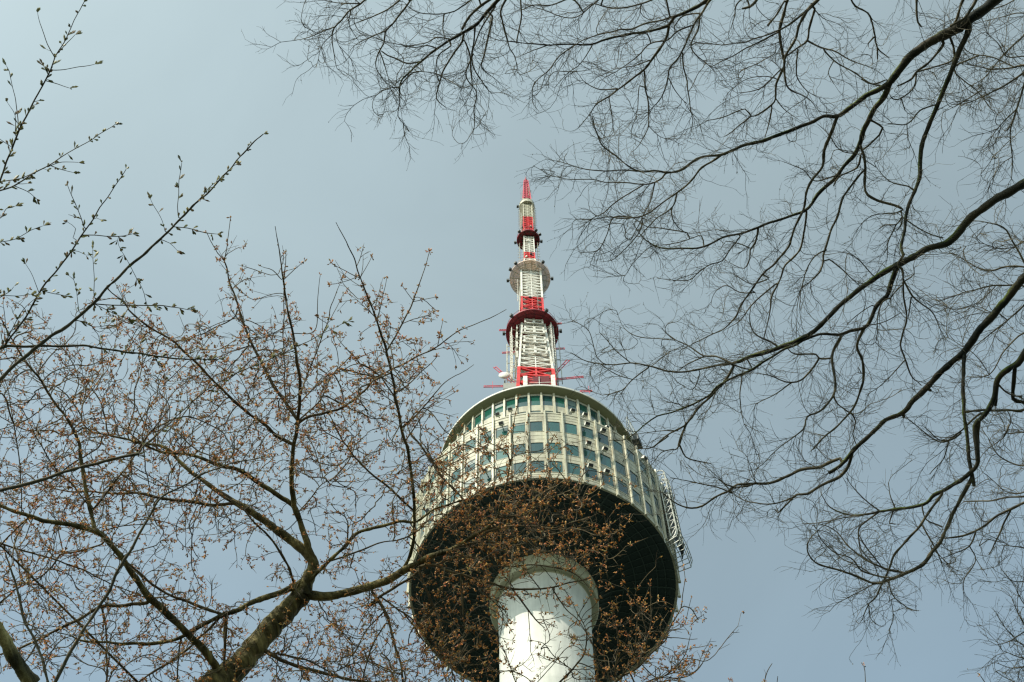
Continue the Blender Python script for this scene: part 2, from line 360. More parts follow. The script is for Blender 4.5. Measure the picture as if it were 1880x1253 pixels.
# white bars of the panel arrays on the lower white section
for f_ in range(4):
    b = MB(); a_ = math.degrees(ROT) + f_ * 90
    for k in range(11):
        h = 168.6 + k * 1.25; hw = np.interp(h, [167, 182.5], [2.4, 1.78]) * .92; rr = hw + .55 + .028 * (h - 168)
        ax = axes(a_); c = P3(a_, rr, h)
        if k % 3 != 2:
            b.box(c, hw * .78, .09, .12, ax)
            for s_ in (-1, 0, 1): b.box(c + ax[0] * (s_ * hw * .8) + Vector((0, 0, .45)), .2 if s_ == 0 else .14, .12, .52, ax)
            b.box(c + Vector((0, 0, .95)), hw * .78, .09, .08, ax)
        b.bar(c, P3(a_, rr - .8, h), .1)
    b.build('panel_antenna', M_wht, tower)
def disc(h, r0, m_, mrib, thick, nrib, lamps, rings=2):
    b = MB(); b.lathe(prof([(.9 if r0 > 2.5 else .4, h + .05), (r0 * .97, h), (r0, h + .06), (r0, h + thick), (.5, h + thick + .05)]), 64)
    o = b.build('round_platform', m_, tower)
    g = MB()
    for k in range(nrib): g.bar(P3(k * 360 / nrib + 8, 1.0 if r0 > 2.5 else .5, h - .04), P3(k * 360 / nrib + 8, r0 * .98, h - .05), .09, .08)
    for q in range(rings):
        rr = r0 * (.5 + .32 * q); g.lathe(prof([(rr - .04, h - .02), (rr - .04, h - .07), (rr + .04, h - .07), (rr + .04, h - .02)]), 48)
    g.build('platform_rib', mrib, o)
    g = MB()
    for k in range(24):
        g.bar(P3(k * 15, r0 * .98, h + thick), P3(k * 15, r0 * .98, h + thick + 1.0), .04)
        g.bar(P3(k * 15, r0 * .98, h + thick + 1.0), P3(k * 15 + 15, r0 * .98, h + thick + 1.0), .05)
    g.build('railing', m_, o)
    for az in lamps:
        l = MB(); ax = axes(az); l.box(P3(az, r0 + .3, h + .3), .24, .22, .3, ax); l.bar(P3(az, r0 - .1, h + .2), P3(az, r0 + .3, h + .3), .1); l.build('warning_lamp', M_mesh, tower)
disc(181.4, 4.3, M_dred, mat('dark_red_rib', (0.10, 0.008, 0.014), .6), .35, 16, (-45, 32, -88, 88, 140, -140))
disc(204.6, 3.68, M_deck, M_bge, .35, 16, (-60, -38, 38, 92, -92, 150))
disc(224.3, 2.25, M_dred, M_blk, .35, 12, (-42, -98, 38, 64, 98))
disc(243.6, 1.62, M_bge, M_wht, .6, 8, (-80,), 1)
b = MB(); b.lathe(prof([(1.62, 244.2), (1.55, 245.2), (1.2, 246.2), (.8, 246.7)]), 32); b.build('radome', M_bge, tower, True)
# vertical rod antennas around the mast
def rods(h0, h1, r0, azs, m_, stub=.35, n=8, w_=.07, tie=True):
    for az in azs:
        b = MB(); b.bar(P3(az, r0, h0), P3(az, r0, h1), w_)
        for k in range(n):
            h = h0 + (h1 - h0) * (k + .5) / n; ax = axes(az)
            b.bar(P3(az, r0 - .05, h) - ax[0] * stub, P3(az, r0 - .05, h) + ax[0] * stub, w_ * .8)
            b.bar(P3(az, r0, h), P3(az, r0 + .4, h), w_ * .8)
            if tie and k % 2 == 0: b.bar(P3(az, r0, h), P3(az, .6, h), w_ * .8)
        b.build('rod_antenna', m_, tower)
rods(231.2, 243.6, 1.5, (-90, -70, -50, 50, 70, 90, 120, -120, 150, -150), M_bge, .2, 12, .06)
rods(214.2, 222.5, 1.75, (-100, -80, 80, 100), M_bge, .25, 6, .05)
rods(249, 255, .95, (-80, 80, 30), M_bge, .18, 7, .04)
def ladder(az, r0, h0, h1, wd, m_):
    b = MB(); ax = axes(az)
    for s_ in (-1, 1): b.bar(P3(az, r0, h0) + ax[0] * (s_ * wd / 2), P3(az, r0, h1) + ax[0] * (s_ * wd / 2), .12)
    n = int((h1 - h0) / .9)
    for k in range(n + 1): b.bar(P3(az, r0, h0 + k * .9) - ax[0] * (wd / 2), P3(az, r0, h0 + k * .9) + ax[0] * (wd / 2), .07)
    for k in (0, .25, .5, .75, 1): b.bar(P3(az, r0, h0 + (h1 - h0) * k), P3(az, 1.4, h0 + (h1 - h0) * k), .09)
    b.build('hanging_ladder', m_, tower)
for az, m_ in ((-72, M_wht), (-108, M_bge), (64, M_wht), (104, M_steel)): ladder(az, 3.6, 163, 181.2, .8, m_)
ladder(88, 4.15, 164, 178.5, 1.1, M_steel); ladder(-90, 4.1, 165, 177.0, .8, M_bge)
# red twin bar booms
def boom(x0, h0, x1, h1, y0=0, m_=M_pink, g=.42, vert=False):
    b = MB(); p, q = Vector((x0, y0, h0 + ZO)), Vector((x1, y0, h1 + ZO)); d = (q - p).normalized(); n_ = d.cross(Vector((0, 1, 0))).normalized()
    for s_ in (-1, 1): b.bar(p + n_ * (s_ * g / 2), q + n_ * (s_ * g / 2), .11)
    for t in (.02, .25, .5, .98): c = p + (q - p) * t; b.bar(c - n_ * g / 2, c + n_ * g / 2, .09)
    c = p + (q - p) * .25
    if vert: b.bar(c + Vector((0, 0, -.8)), c + Vector((0, 0, 1.6)), .06)
    b.build('antenna_boom', m_, tower)
boom(-7.6, 163.5, -2.2, 163.2, vert=True); boom(7.4, 165.3, 2.2, 164.7); boom(-6, 169.9, -2.6, 163.2); boom(5.4, 171.3, 2.4, 165.2)
boom(-5.4, 183.4, -2.2, 183.2); boom(4.9, 185, 1.9, 184.6); boom(-4.9, 174.8, -2.2, 174.9); boom(5.0, 175.4, 2.2, 175.5)
boom(8.4, 160.6, 6.6, 160.6, vert=True)
b = MB()
for (x0, x1) in ((-1.62, -1.0), (2.4, 3.0)): b.box(((x0 + x1) / 2, -3, 150 + ZO), (x1 - x0) / 2, .3, 9.9)
b.build('roof_post', M_wht, tower)
b = MB(); b.box((.65, -2.7, 160.3 + ZO - 3), 1.55, .12, 3.2); b.build('red_screen', mat('maroon_screen', (0.10, 0.003, 0.008), .8), tower)
b = MB()
for k in range(4): b.bar((-.9, -2.95, 154 + k * 1.4 + ZO), (2.35, -2.95, 154 + k * 1.4 + ZO), .08)
b.bar((.7, -2.98, 152 + ZO), (.7, -2.98, 160 + ZO), .08); b.build('white_rail', M_wht, tower)
b = MB(); b.lathe([(.01, 0), (.35, .05), (.65, .2), (.85, .38), (.9, .45), (.8, .62), (.4, .75), (.01, .8)], 24)
o = b.build('dish_antenna', M_wht, tower, True); o.location = (-4.4, -1, 164 + ZO); o.rotation_euler = (R(90), R(-30), 0)
b = MB(); b.bar((-4.4, -.6, 140 + ZO), (-4.4, -.6, 165.2 + ZO), .2); b.box((-3.6, -.4, 161.5 + ZO), 1.0, .6, .9); b.build('dish_mount', M_steel, tower)
rk = random.Random(5)
for k in range(26):
    h = rk.uniform(164.5, 232); hw = float(np.interp(h, [163, 182, 206, 212, 236], [2.5, 1.8, 1.5, .95, .88])); az = rk.choice([-30, -10, 15, 35, -75, 80]) + rk.uniform(-8, 8)
    s_ = .1 + .12 * rk.random() * (2 if h < 182 else 1.2); b = MB(); ax = axes(az); b.box(P3(az, hw + .25, h), s_, s_ * .7, s_ * rk.uniform(1, 2.4), ax); b.bar(P3(az, hw + .2, h), P3(az, hw - .4, h), .06)
    b.build('junction_box', rk.choice([M_mesh, M_bge, M_steel, M_wht]), tower)
for az, h0, h1, rr in ((-52, 164, 176, 4.0), (48, 165, 179, 3.9), (-38, 168, 180, 3.1), (30, 183, 195, 2.3), (-33, 184, 194, 2.2), (-70, 193, 203, 2.4), (75, 194, 203, 2.4)):
    rods(h0, h1, rr, (az,), rk.choice([M_wht, M_steel]), .25, 9, .05)
b = MB()
for k in range(9):                                       # feeder cables running up inside the lattice
    a = k * 40 + 11; pts = [P3(a + rk.uniform(-6, 6), float(np.interp(h, [140, 182, 212, 246], [1.5, .95, .5, .4])), h) for h in range(140, 247, 6)]
    for p, q in zip(pts[:-1], pts[1:]): b.bar(p, q, .09)
b.build('feeder_cable', M_mesh, tower)

# ---- limbs: x y width in pixels of the photograph, unprojected below to real 3D branches at each tree's distance
TRACES = {
'cherry': '''
393 1261 76 400 1252 74 445 1217 62 486 1166 56 531 1117 53 557 1090 51
557 1090 48 562 1069 36 576 1034 29 562 1014 26 538 996 23 504 969 21 462 941 19 435 924 16 400 903 13 365 877 10 336 855 10 303 823 8 251 813 6 200 799 4 158 792 2
435 924 8 390 928 9 348 921 9 300 915 8 251 906 6 193 906 4 151 903 2
576 1034 22 562 993 17 549 955 14 536 927 13 504 906 12 469 882 11 435 863 10 400 853 9 348 834 8 296 830 6 255 810 4
549 955 13 538 920 14 536 872 12 538 820 10 542 803 10 547 775 10
546 775 9 552 718 8 546 668 8 541 635 6 529 574 5 522 527 4 517 494 3 511 450 2 506 417 1.5
546 772 9 524 738 8 501 705 7 480 665 7 460 628 6 444 588 5 434 551 4 423 524 4 412 479 3 400 464 2 380 427 1.5
412 479 3 417 450 2 422 400 1.5
517 514 2.5 501 497 2 479 488 1
521 514 2.5 541 494 2 559 480 1
522 511 2 526 457 1.2
546 779 8 568 765 7 601 759 6 635 745 5 668 718 5 695 692 4 735 671 4 769 653 3.5 802 635 3 852 604 2 900 583 1.5 929 569 1
804 633 2 813 588 1
537 816 9 517 805 9 484 779 8 444 749 7 400 708 6 363 671 5 323 631 5 286 608 4 249 581 4 229 558 3 199 531 2
541 779 5 588 735 3.5 608 692 3 648 648 2
541 752 3 574 715 3 608 692 2
527 752 4 522 702 3.5 521 635 3 521 568 2.5 523 524 2
578 608 2 583 561 1.5 589 506 1
581 581 1.5 601 594 1.5 608 588 1
547 738 4 574 661 3 601 594 2.5 608 561 2 628 511 1
606 588 1.5 630 541 1
566 1093 28 587 1095 24 614 1094 22 656 1083 22 697 1072 21 735 1052 20 766 1034 18 801 1020 16 832 1008 13
820 1013 12 835 1006 11 864 989 9 889 972 8 912 949 7 927 897 4 935 862 3 941 828 2.5 944 776 2 953 727 1.5
912 949 5 941 949 4.5 970 926 4 999 917 3 1042 903 3 1070 891 2
864 989 7 918 969 5 976 966 4 1020 969 3 1062 957 3 1085 949 2 1102 940 1.5
889 972 5 941 960 4 984 931 3 1013 897 2.5 1030 862 1.5
901 963 4 884 940 4 855 920 5 835 897 4 812 877 4 789 834 3 769 805 2
826 1009 7 884 995 5 941 1003 4 999 986 3 1039 977 2 1085 966 1.5
841 1003 5 901 1009 4 970 1017 3 1013 1012 2
918 949 3 958 908 3 970 862 2 967 791 1.5 970 765 1
864 989 3 812 966 3 797 957 2 772 963 1.5
735 1052 11 746 1034 9 756 1003 8 761 958 8 759 906 8 752 855 8 747 820 8
749 822 8 738 795 7 728 735 7 718 685 6 707 635 5.5 692 591 4.5 675 544 3.5 661 511 3 648 470 2.5 635 444 2 616 408 1.2
661 511 2 635 499 1.5 609 482 1
663 507 1.5 682 472 1
708 648 4 735 601 3.5 759 554 3 772 517 2 789 464 1.2
760 554 1.5 738 526 1
760 554 1.5 799 546 1
738 785 4 779 745 3 812 708 2 842 687 1.5 869 670 1
745 809 4 785 752 2 814 720 1
692 591 2.5 703 544 1.5 710 511 1
718 685 4 685 695 2 655 658 2 631 635 1.5 614 614 1
728 735 4 695 688 3 661 668 2 635 641 1
735 718 3 762 695 2.5 802 655 1.5
758 937 5 718 899 5 687 875 4.5 659 848 4 638 820 3 607 775 1.5
815 872 3 790 841 3 773 820 3 752 792 2
839 906 4 808 872 4 787 841 3 766 813 2
562 1077 12 580 1055 10 600 1034 10 628 1007 9 652 982 9 694 969 8 732 958 8 763 958 6 797 934 5 846 920 4 884 906 2
604 1031 5 656 1014 5 697 996 4 728 993 3
638 993 5 638 958 4 625 944 3 600 944 2
549 939 4 573 913 3.5 599 886 3 642 886 2
552 1069 17 538 1079 17 504 1090 15 469 1103 14 435 1121 13 400 1134 12
401 1133 11 359 1155 10 325 1172 9 276 1181 8 221 1181 7 152 1178 5 131 1169 3 104 1162 2
408 1129 8 363 1112 7 318 1096 6 287 1079 6 242 1041 6 214 1017 5 187 986 4
408 1245 24 401 1231 21 373 1193 19 339 1159 18 304 1124 17 276 1100 18 249 1062 15 225 1027 13 194 989 13 173 972 13
176 979 11 166 941 10 157 896 9 149 848 9 147 820 8
146 816 8 141 802 7 124 769 6.5 101 742 5.5 77 702 5 54 671 4 27 635 3.5 3 588 2.5
173 975 13 162 972 13 121 962 11 86 958 10 52 946 9 10 934 8 -10 924 7
270 1107 9 221 1112 9 183 1114 8 138 1141 7 69 1176 6 28 1193 5 -7 1204 4
404 1133 6 363 1176 6 325 1207 6 287 1231 5 256 1253 4
-7 994 5 52 1015 4.5 97 1027 4 155 1048 4 190 1065 3 263 1096 2.5
187 1000 4 138 1014 4 111 1020 5 97 1041 4 69 1062 3.5 35 1079 3 0 1093 2
52 951 5 28 972 4 0 1003 4
187 1117 4 195 1148 4 196 1200 4 196 1253 4
415 1134 7 413 1183 6 411 1224 5
173 934 5 207 889 4 235 855 3 263 810 3 311 751 2
159 924 4 131 889 4 104 865 4 76 820 3 41 751 2
40 937 3 36 855 3 29 799 3 14 716 2 0 682 1.5
190 975 4 221 967 3 276 962 2
66 1183 4 45 1217 3 17 1228 2
332 1176 5 328 1200 4 325 1253 4
221 1210 2 207 1235 3 200 1253 3
683 1086 8 701 1110 8 713 1138 7 721 1172 6 735 1217 6 740 1255 5
676 1114 6 697 1096 7 725 1079 7 759 1058 7 784 1034 4
704 1100 5 739 1124 4.5 766 1145 4 790 1176 3 815 1200 3 835 1231 2
708 1145 4 683 1186 4 670 1228 4 664 1255 3
704 1124 4 670 1162 3 656 1193 3 638 1210 2
483 1193 9 521 1214 9 566 1228 8 614 1242 8 663 1250 6 711 1255 4
504 1200 4 555 1210 4 594 1228 3 621 1245 2
614 1235 3 656 1217 3 683 1210 2
540 1076 7 528 1038 6 507 1003 6 490 982 5 469 962 4 445 934 4
414 1141 7 412 1183 6 411 1224 5
769 1041 8 797 1038 7 826 1049 6 864 1061 6 901 1072 5.5 944 1082 5 999 1080 4 1045 1072 3 1085 1061 2
941 1082 4.5 964 1113 4 984 1138 3 1001 1154 1.5
864 1061 4 898 1098 4 915 1113 3 930 1121 2
797 1038 4 855 1021 4 912 1041 3.5 976 1038 3 1027 1044 3 1056 1055 2.5 1079 1078 2 1093 1101 1.5
769 1044 7 774 1061 7 789 1101 6 806 1138 6 812 1176 4 826 1216 3 835 1245 2
846 1055 5 848 1101 4.5 851 1138 3
806 1138 4 835 1147 3 869 1156 2 912 1159 1.5
740 1124 4 757 1147 4 777 1176 3 812 1210 2
993 1084 3 976 1061 2 964 1044 1.5
901 1072 3 889 1029 3 912 1015 2 924 972 1.5
1016 1084 3 1039 1118 2.5 1062 1138 2 1085 1176 1.5
''',
'lower': '''
1022 1259 6 1050 1230 5 1073 1199 4 1076 1159 3 1056 1118 2 1036 1084 1.5
950 1262 4 935 1222 3 924 1193 3 901 1159 2
1099 1262 4 1095 1216 3 1085 1176 2 1065 1147 1.5
1122 1262 6 1142 1242 6 1171 1225 5 1205 1190 4.5 1223 1164 4 1243 1130 3 1251 1107 2 1257 1061 1.5 1254 1041 1
1171 1225 4 1192 1159 2.5 1195 1118 2 1194 1069 1.2
1142 1242 4 1165 1199 3 1168 1159 2 1171 1107 1.5 1142 1072 1
1128 1239 4 1134 1187 3 1131 1144 2 1125 1118 1.5
1185 1210 4 1223 1176 3 1228 1159 2 1254 1147 1.5 1269 1098 1
1225 1171 2 1280 1173 1.2
1205 1245 3 1234 1230 3 1257 1205 2 1269 1161 1
1171 1256 4 1211 1245 3 1251 1245 3 1286 1225 2 1303 1190 1
1205 1248 3 1237 1236 2 1266 1239 2 1297 1210 1
1050 1230 3 1016 1205 2.5 999 1182 2 970 1176 1.5
978 1262 3 999 1239 2 1045 1187 2 1073 1196 1.5
1122 1262 4 1111 1216 3 1099 1164 2 1113 1130 1.5
1200 1262 4 1228 1250 3 1257 1253 2 1286 1256 1
1399 1267 3 1403 1253 2.5 1408 1233 2 1417 1218 1.5
1425 1267 2.5 1428 1242 2
1593 1271 2 1589 1253 1.8 1588 1233 1.5 1586 1223 2
1818 1267 2 1808 1253 1.8 1800 1241 1.5
1338 1267 2 1340 1250 1.5
''',
'near': '''
-13 708 10 0 697 10 34 665 9 84 625 9 124 598 8 168 561 8 194 531 7 241 487 7 288 444 6 318 417 5 349 385 5 369 365 4 402 332 4 436 295 3 462 265 3 484 246 2
-13 641 7 0 640 7 13 635 7 67 636 6 127 635 6 188 640 5 235 646 5 275 651 4 308 656 4 352 660 3 402 661 2
7 638 5 20 618 4.5 44 588 4.5 74 534 4.5 104 497 4 134 457 4 154 427 3.5 171 403 3 188 375 2.5 208 348 2 231 312 1.5
154 417 2.5 144 387 2 134 366 2 124 340 1.3
152 432 2.5 181 432 2 218 434 2 243 430 1.3
134 437 1.5 139 420 1.5 124 408 1
132 460 2 144 462 1.5 158 469 1
72 539 2 60 507 1.5 47 485 1
77 534 2 101 541 1.5 119 544 1.2
173 558 3 214 561 2.5 282 561 2.5 322 564 2 350 569 1.3
173 547 2 173 501 1.5 171 460 1.2
145 573 2 142 537 1.5 134 514 1.5 126 507 1
303 425 2 298 407 1.5 285 385 1.5 276 366 1
328 400 2 327 380 1.5 328 346 1.5 335 299 1
322 417 2 352 420 2 379 427 2 399 430 1
295 440 2 312 447 1.5 325 460 1
359 373 2 385 346 1.5 402 331 1
134 588 2 161 594 2 181 611 1.5 204 594 1
174 559 2 214 578 1.5 235 588 1.5
218 450 1 240 490 1.5 261 531 1.5 271 561 1.5
-10 359 5 0 333 5 13 295 5 30 251 5 50 208 4.5 74 168 4 90 134 4 101 107 3 117 77 2.5 137 40 2 156 0 2 164 -20 1.5
101 107 2.5 84 74 2 72 37 1.5 69 22 1
96 129 2 127 127 1.5 154 122 1.5 173 117 1
85 149 2 107 154 1.5 126 161 1
34 241 2.5 30 194 2 23 161 1.5 17 131 1.5 12 122 1
28 248 2 27 214 1.5 13 188 1
22 271 2 0 256 1.5 -7 248 1
107 97 2 124 77 1.5 137 64 1
88 137 1.5 80 122 1
-10 354 4 0 350 4 27 340 3.5 64 317 3 94 302 2.5 124 282 2 158 263 1.8 188 243 1.6 211 228 1.3
87 307 2 114 298 1.5 144 300 1
94 305 2 114 312 1.5 134 317 1
27 342 2 50 352 1.5 67 365 1
-7 335 2 30 330 2 60 318 1.5
-3 402 2 12 385 1.5 28 380 1
-7 447 2.5 0 445 2.5 27 440 2 57 425 2 80 415 1.2
-7 551 2 20 534 1.5 25 527 1
-7 544 2 34 544 1.5 57 541 1
10 631 2 30 588 2 44 568 1.5 67 547 1
141 588 1.5 174 601 1.5 198 598 1.5
245 648 1.5 248 635 1 256 631 1
282 658 2 295 671 1.5 305 692 1
-14 905 10 0 901 10 62 886 9 138 861 9 207 844 8 256 834 7
252 836 4 263 820 3.5 290 796 3 325 763 2.5 368 723 2.5 435 685 2.5 500 658 2.5 518 647 2
500 658 2.5 551 634 2 601 608 1.5 640 590 1
''',
'stub': '''
-10 1141 26 0 1159 27 21 1200 31 41 1231 34 62 1257 38
97 1261 9 131 1193 9 162 1145 8 194 1096 8 225 1034 8 249 993 7 276 944 6 297 913 5.5 332 893 4.5 408 858 3.5 500 834 2
90 1261 7 83 1235 7 66 1179 6 41 1131 5.5 31 1076 5 21 1048 4 10 1014 3
190 1093 3 214 1103 2 242 1069 1.5
7 1169 4 -10 1131 4
79 1231 3 111 1176 3 155 1166 2
''',
'zelkova': '''
1856 -23 25 1842 -10 25 1812 13 24 1775 40 25 1742 60 23 1708 77 21 1675 101 20 1655 124 18 1635 151 17
1631 154 14 1615 164 12 1588 178 11 1561 198 11 1538 214 10 1514 214 8 1487 228 8 1454 238 8 1414 255 8 1380 265 8
1380 264 7 1362 268 7 1325 285 6 1295 287 5.5 1272 297 6 1248 312 5.5 1225 317 4.5 1201 313 4 1178 315 4 1158 308 3 1134 288 3 1107 268 3 1094 241 2 1087 218 1.5
1171 315 3 1148 313 2.5 1111 315 2.5 1071 310 2 1044 302 1.5 1004 292 1
1221 320 4 1215 328 3.5 1195 338 3 1174 338 2.5 1148 335 2.5 1111 335 2 1087 330 2 1027 327 1.5 980 305 1
1322 287 5 1305 298 4.5 1288 308 4.5 1272 328 4 1258 343 4 1242 355 3.5 1215 372 3 1188 392 3 1168 400 3 1121 400 2.5 1094 402 2 1061 402 1.5
1181 340 3 1161 352 2.5 1134 369 2.5 1107 392 2 1087 402 1.5 1061 422 1.2
1243 355 3.5 1235 379 3 1208 399 2.5 1188 419 2.5 1174 436 1.5
1201 342 3 1195 369 2 1181 395 2 1161 436 1.5
1233 382 3 1235 402 2.5 1248 419 2
1633 154 15 1625 174 13 1608 198 12 1594 221 12 1584 241 12 1579 265 11 1568 285 10 1551 305 9 1531 332 9 1507 352 9 1491 375 8 1477 389 7 1454 397 6 1414 409 6 1390 419 5.5 1363 427 5 1330 436 5 1292 454 4.5 1246 457 4 1219 456 3.5 1192 446 3 1176 432 2.5 1162 409 1.5
1359 434 4 1342 457 3.5 1325 479 3.5 1302 487 3 1282 501 3 1265 514 2.5 1238 516 2 1211 511 1.2
1392 420 5 1387 447 4 1379 459 3.5 1377 474 3 1366 494 2.5 1342 484 1.5
1379 457 3 1352 447 2.5 1332 444 2 1325 454 1.5
1288 434 3 1265 440 2.5 1231 449 2.5 1198 452 2 1168 477 2 1148 507 1.5 1128 497 1.5
1181 400 3 1174 427 3 1154 450 2.5 1128 474 2 1107 480 1.2
1168 400 3 1128 400 3 1114 430 2 1097 460 2 1067 464 1
1262 428 3 1215 420 2.5 1188 417 2 1161 400 2
1536 216 8 1524 251 7.5 1514 278 7 1509 305 6 1491 332 6 1482 355 5.5 1476 385 5 1460 419 5 1447 452 5 1423 482 4.5 1400 503 4.5 1363 556 4 1350 583 3.5 1330 603 3 1296 620 2.5 1266 637 1.5
1386 537 3.5 1359 537 2.5 1335 524 2 1315 534 1.5
1412 511 3.5 1382 521 2.5 1355 507 1.5
1579 268 7 1586 285 7 1589 312 6 1589 352 6 1608 367 6 1635 375 5.5 1655 384 5
1598 221 5 1620 235 5 1615 248 5 1598 265 4.5 1584 275 4
1584 315 5 1568 335 5 1548 362 5 1541 389 5 1527 420 4.5 1517 449 4.5 1511 469 4.5 1512 479 4 1507 499 3.5 1484 519 2.5 1470 529 2 1467 563 1.5
1517 459 3.5 1497 470 2.5 1481 497 2.5 1470 534 2 1464 568 1.2
1522 477 3 1548 497 2.5 1568 517 2 1588 534 1.2
1581 282 5 1573 308 4 1541 325 3.5 1531 342 3
1481 385 5 1477 420 4.5 1469 459 4.5 1442 486 4.5 1435 509 4 1417 543 4 1415 573 3 1408 600 2 1400 630 1.3
1424 522 4 1380 561 3 1360 588 2 1340 601 1.3
1779 50 14 1775 64 13 1759 97 12 1745 134 11 1732 168 10 1718 201 10 1705 235 10 1695 268 10 1690 302 9.5 1688 328 8.5 1678 352 8 1668 379 7.5 1662 402 7 1660 422 6.5 1655 452 6 1660 469 6
1648 487 5 1655 494 5 1658 517 4 1658 541 4 1665 581 4 1658 614 4 1655 635 3.5 1662 661 3.5 1672 688 2.5 1692 708 1.5
1660 517 4 1675 544 3.5 1692 558 3 1712 574 2.5 1729 608 1.5
1673 547 3 1668 581 2.5
1656 524 3.5 1635 547 3 1636 558 2
1662 661 2.5 1641 685 2 1615 708 1.5 1591 725 1
1621 554 3 1611 581 2.5 1610 621 1.5
1665 514 2.5 1678 504 2 1677 490 1.5
1799 -13 7 1775 30 6 1745 50 5
1774 -10 6 1755 37 5 1740 54 4
1745 70 5 1752 90 4.5 1749 111 4 1715 124 3.5 1682 134 3 1672 147 2
1732 80 6 1715 104 5 1682 134 4.5 1675 144 4 1648 158 3.5
1682 137 3.5 1678 161 3 1648 184 3 1635 178 3
1655 183 2.5 1662 204 2
1717 193 3 1688 204 3 1665 228 2.5 1631 228 2
1665 228 2 1668 255 1.5 1678 278 1
1677 349 4 1668 342 3 1635 332 2 1608 308 1
1658 385 4 1641 392 2.5 1608 395 2 1581 412 1
1655 389 4 1656 409 3.5 1648 422 2.5
1538 322 3 1497 332 2.5 1474 312 2 1440 298 1.2
1571 282 3 1541 275 2.5 1524 248 2 1501 228 1.5
1655 400 3 1645 413 3 1625 413 2.5 1615 420 2
1645 413 3 1631 447 2 1628 477 1.5
1662 403 3 1688 420 2.5 1718 434 2 1732 437 2
1906 323 20 1889 332 20 1859 349 19 1826 369 18 1792 392 18 1769 416 18 1749 439 17 1735 449 15 1702 456 14 1675 473 14 1648 486 14 1615 506 12 1581 529 11 1554 550 10 1524 580 10 1501 603 10 1470 623 10 1427 638 9 1380 655 8 1353 665 8
1412 643 8 1396 648 7.5 1366 661 7 1345 668 6 1315 672 5 1275 680 4.5 1241 683 4 1191 672 3.5 1158 667 3 1111 670 2.5 1071 661 2 1047 648 1.3
1342 667 5 1315 655 4 1292 653 3.5 1268 638 3 1241 625 2.5 1221 610 2.5 1226 596 1.5 1245 591 1
1241 625 2 1188 621 2 1161 615 2 1144 598 1.5 1134 578 1
1158 667 2.5 1128 641 2 1101 611 1.3
1114 670 2 1097 658 2 1081 608 1.5 1054 588 1.2 1045 591 1
1191 675 3 1161 698 2.5 1141 718 2 1107 727 1.5 1094 722 1
1161 697 2 1131 688 2 1101 668 1.3
1426 635 5 1416 628 4 1389 615 3 1376 588 2 1379 561 1
1379 678 3 1345 668 3
1292 655 3 1265 668 2.5 1248 680 2
1255 635 1.5 1228 648 1.5 1198 672 1.5
1648 487 12 1636 521 11 1628 544 10 1608 564 9 1598 588 8.5 1588 601 8 1561 608 7 1541 616 6.5 1511 614 5.5 1481 623 5 1430 648 4.5 1380 678 4.5 1353 692 4.5 1316 712 4.5 1300 728 4 1259 749 4 1229 759 3 1209 764 3 1179 782 2.5 1152 805 2 1119 809 1.3
1586 604 7 1574 635 6 1583 665 6 1586 695 5.5 1578 722 5 1563 755 4.5 1541 779 4 1514 802 3.5 1494 822 3
1563 759 4 1571 775 3 1566 795 2.5 1574 822 2
1544 618 7 1527 655 6 1534 702 5 1529 728 5 1507 755 4 1481 765 3.5 1474 789 3 1447 809 2 1430 822 1.5
1531 728 5 1538 742 4 1561 759 3.5
1526 658 5 1504 658 5 1497 651 4 1460 650 3 1447 641 2
1504 658 4 1491 678 4 1470 698 3.5 1444 702 3 1410 690 2 1380 685 1
1450 705 3 1420 725 2 1387 742 1.5
1584 598 2.5 1615 594 2 1655 574 1.5
1601 561 2.5 1571 581 2 1558 594 1.5
1581 685 2 1576 675 1.5
1347 672 7 1332 698 6 1309 725 5.5 1282 749 5.5 1265 772 5 1258 782 4.5 1225 799 3.5 1201 819 3
1260 779 4.5 1252 799 4.5 1245 820 4
1227 801 3.5 1206 816 3 1191 823 3 1161 825 1.5
1259 776 4.5 1248 818 4 1237 827 2.5
1248 818 4 1259 840 3 1278 848 3 1305 852 2
1244 791 3 1222 791 2 1188 795 1.5
1237 825 2.5 1214 831 2 1195 855 1.2
1601 504 2 1578 480 2 1554 460 1.2
1362 695 3 1359 722 2.5 1360 755 2 1366 779 1
1315 718 3 1302 749 2 1285 762 1.5
1285 685 2 1272 715 2 1241 702 1
1916 484 19 1886 504 18 1863 531 17 1836 564 17 1812 591 16 1789 618 16 1769 648 15 1749 665 13 1725 685 13 1702 712 13 1675 738 12 1655 760 11 1625 772 9 1608 789 9 1581 814 9 1563 832 9 1541 856 8 1521 869 7
1542 842 7 1508 857 7 1474 861 6.5 1448 874 6 1414 886 6 1380 888 5.5 1352 891 5.5 1338 901 5 1318 910 4.5 1289 929 4 1263 932 3.5 1237 922 3 1216 905 2
1388 886 5 1372 892 4 1335 891 3 1312 872 2 1303 864 1.5
1344 906 3.5 1316 895 3 1282 888 2.5 1259 882 2 1231 877 1.5
1386 882 2 1376 855 1.5 1372 840 1
1261 927 2 1257 912 1.5
1565 829 8 1557 855 7 1542 876 7 1512 889 6.5 1482 906 6 1463 908 5 1448 923 3.5 1429 942 2
1461 912 3.5 1422 925 3 1380 922 2.5 1352 912 1.5
1422 925 2 1412 903 1
1429 940 2 1425 931 1.5
1770 650 10 1769 685 8 1769 735 8 1772 772 7.5 1777 820 8 1780 849 8 1785 873 8 1789 893 7
1819 752 5 1799 762 5 1779 779 4.5 1749 802 4 1732 811 3.5 1708 802 2.5 1665 769 1.5
1705 715 8 1710 718 6
1658 762 8 1660 767 6
1916 601 16 1886 641 15 1869 668 14 1856 675 13 1832 695 12 1826 728 11 1809 762 10 1792 782 9 1794 820 10 1794 846 9.5
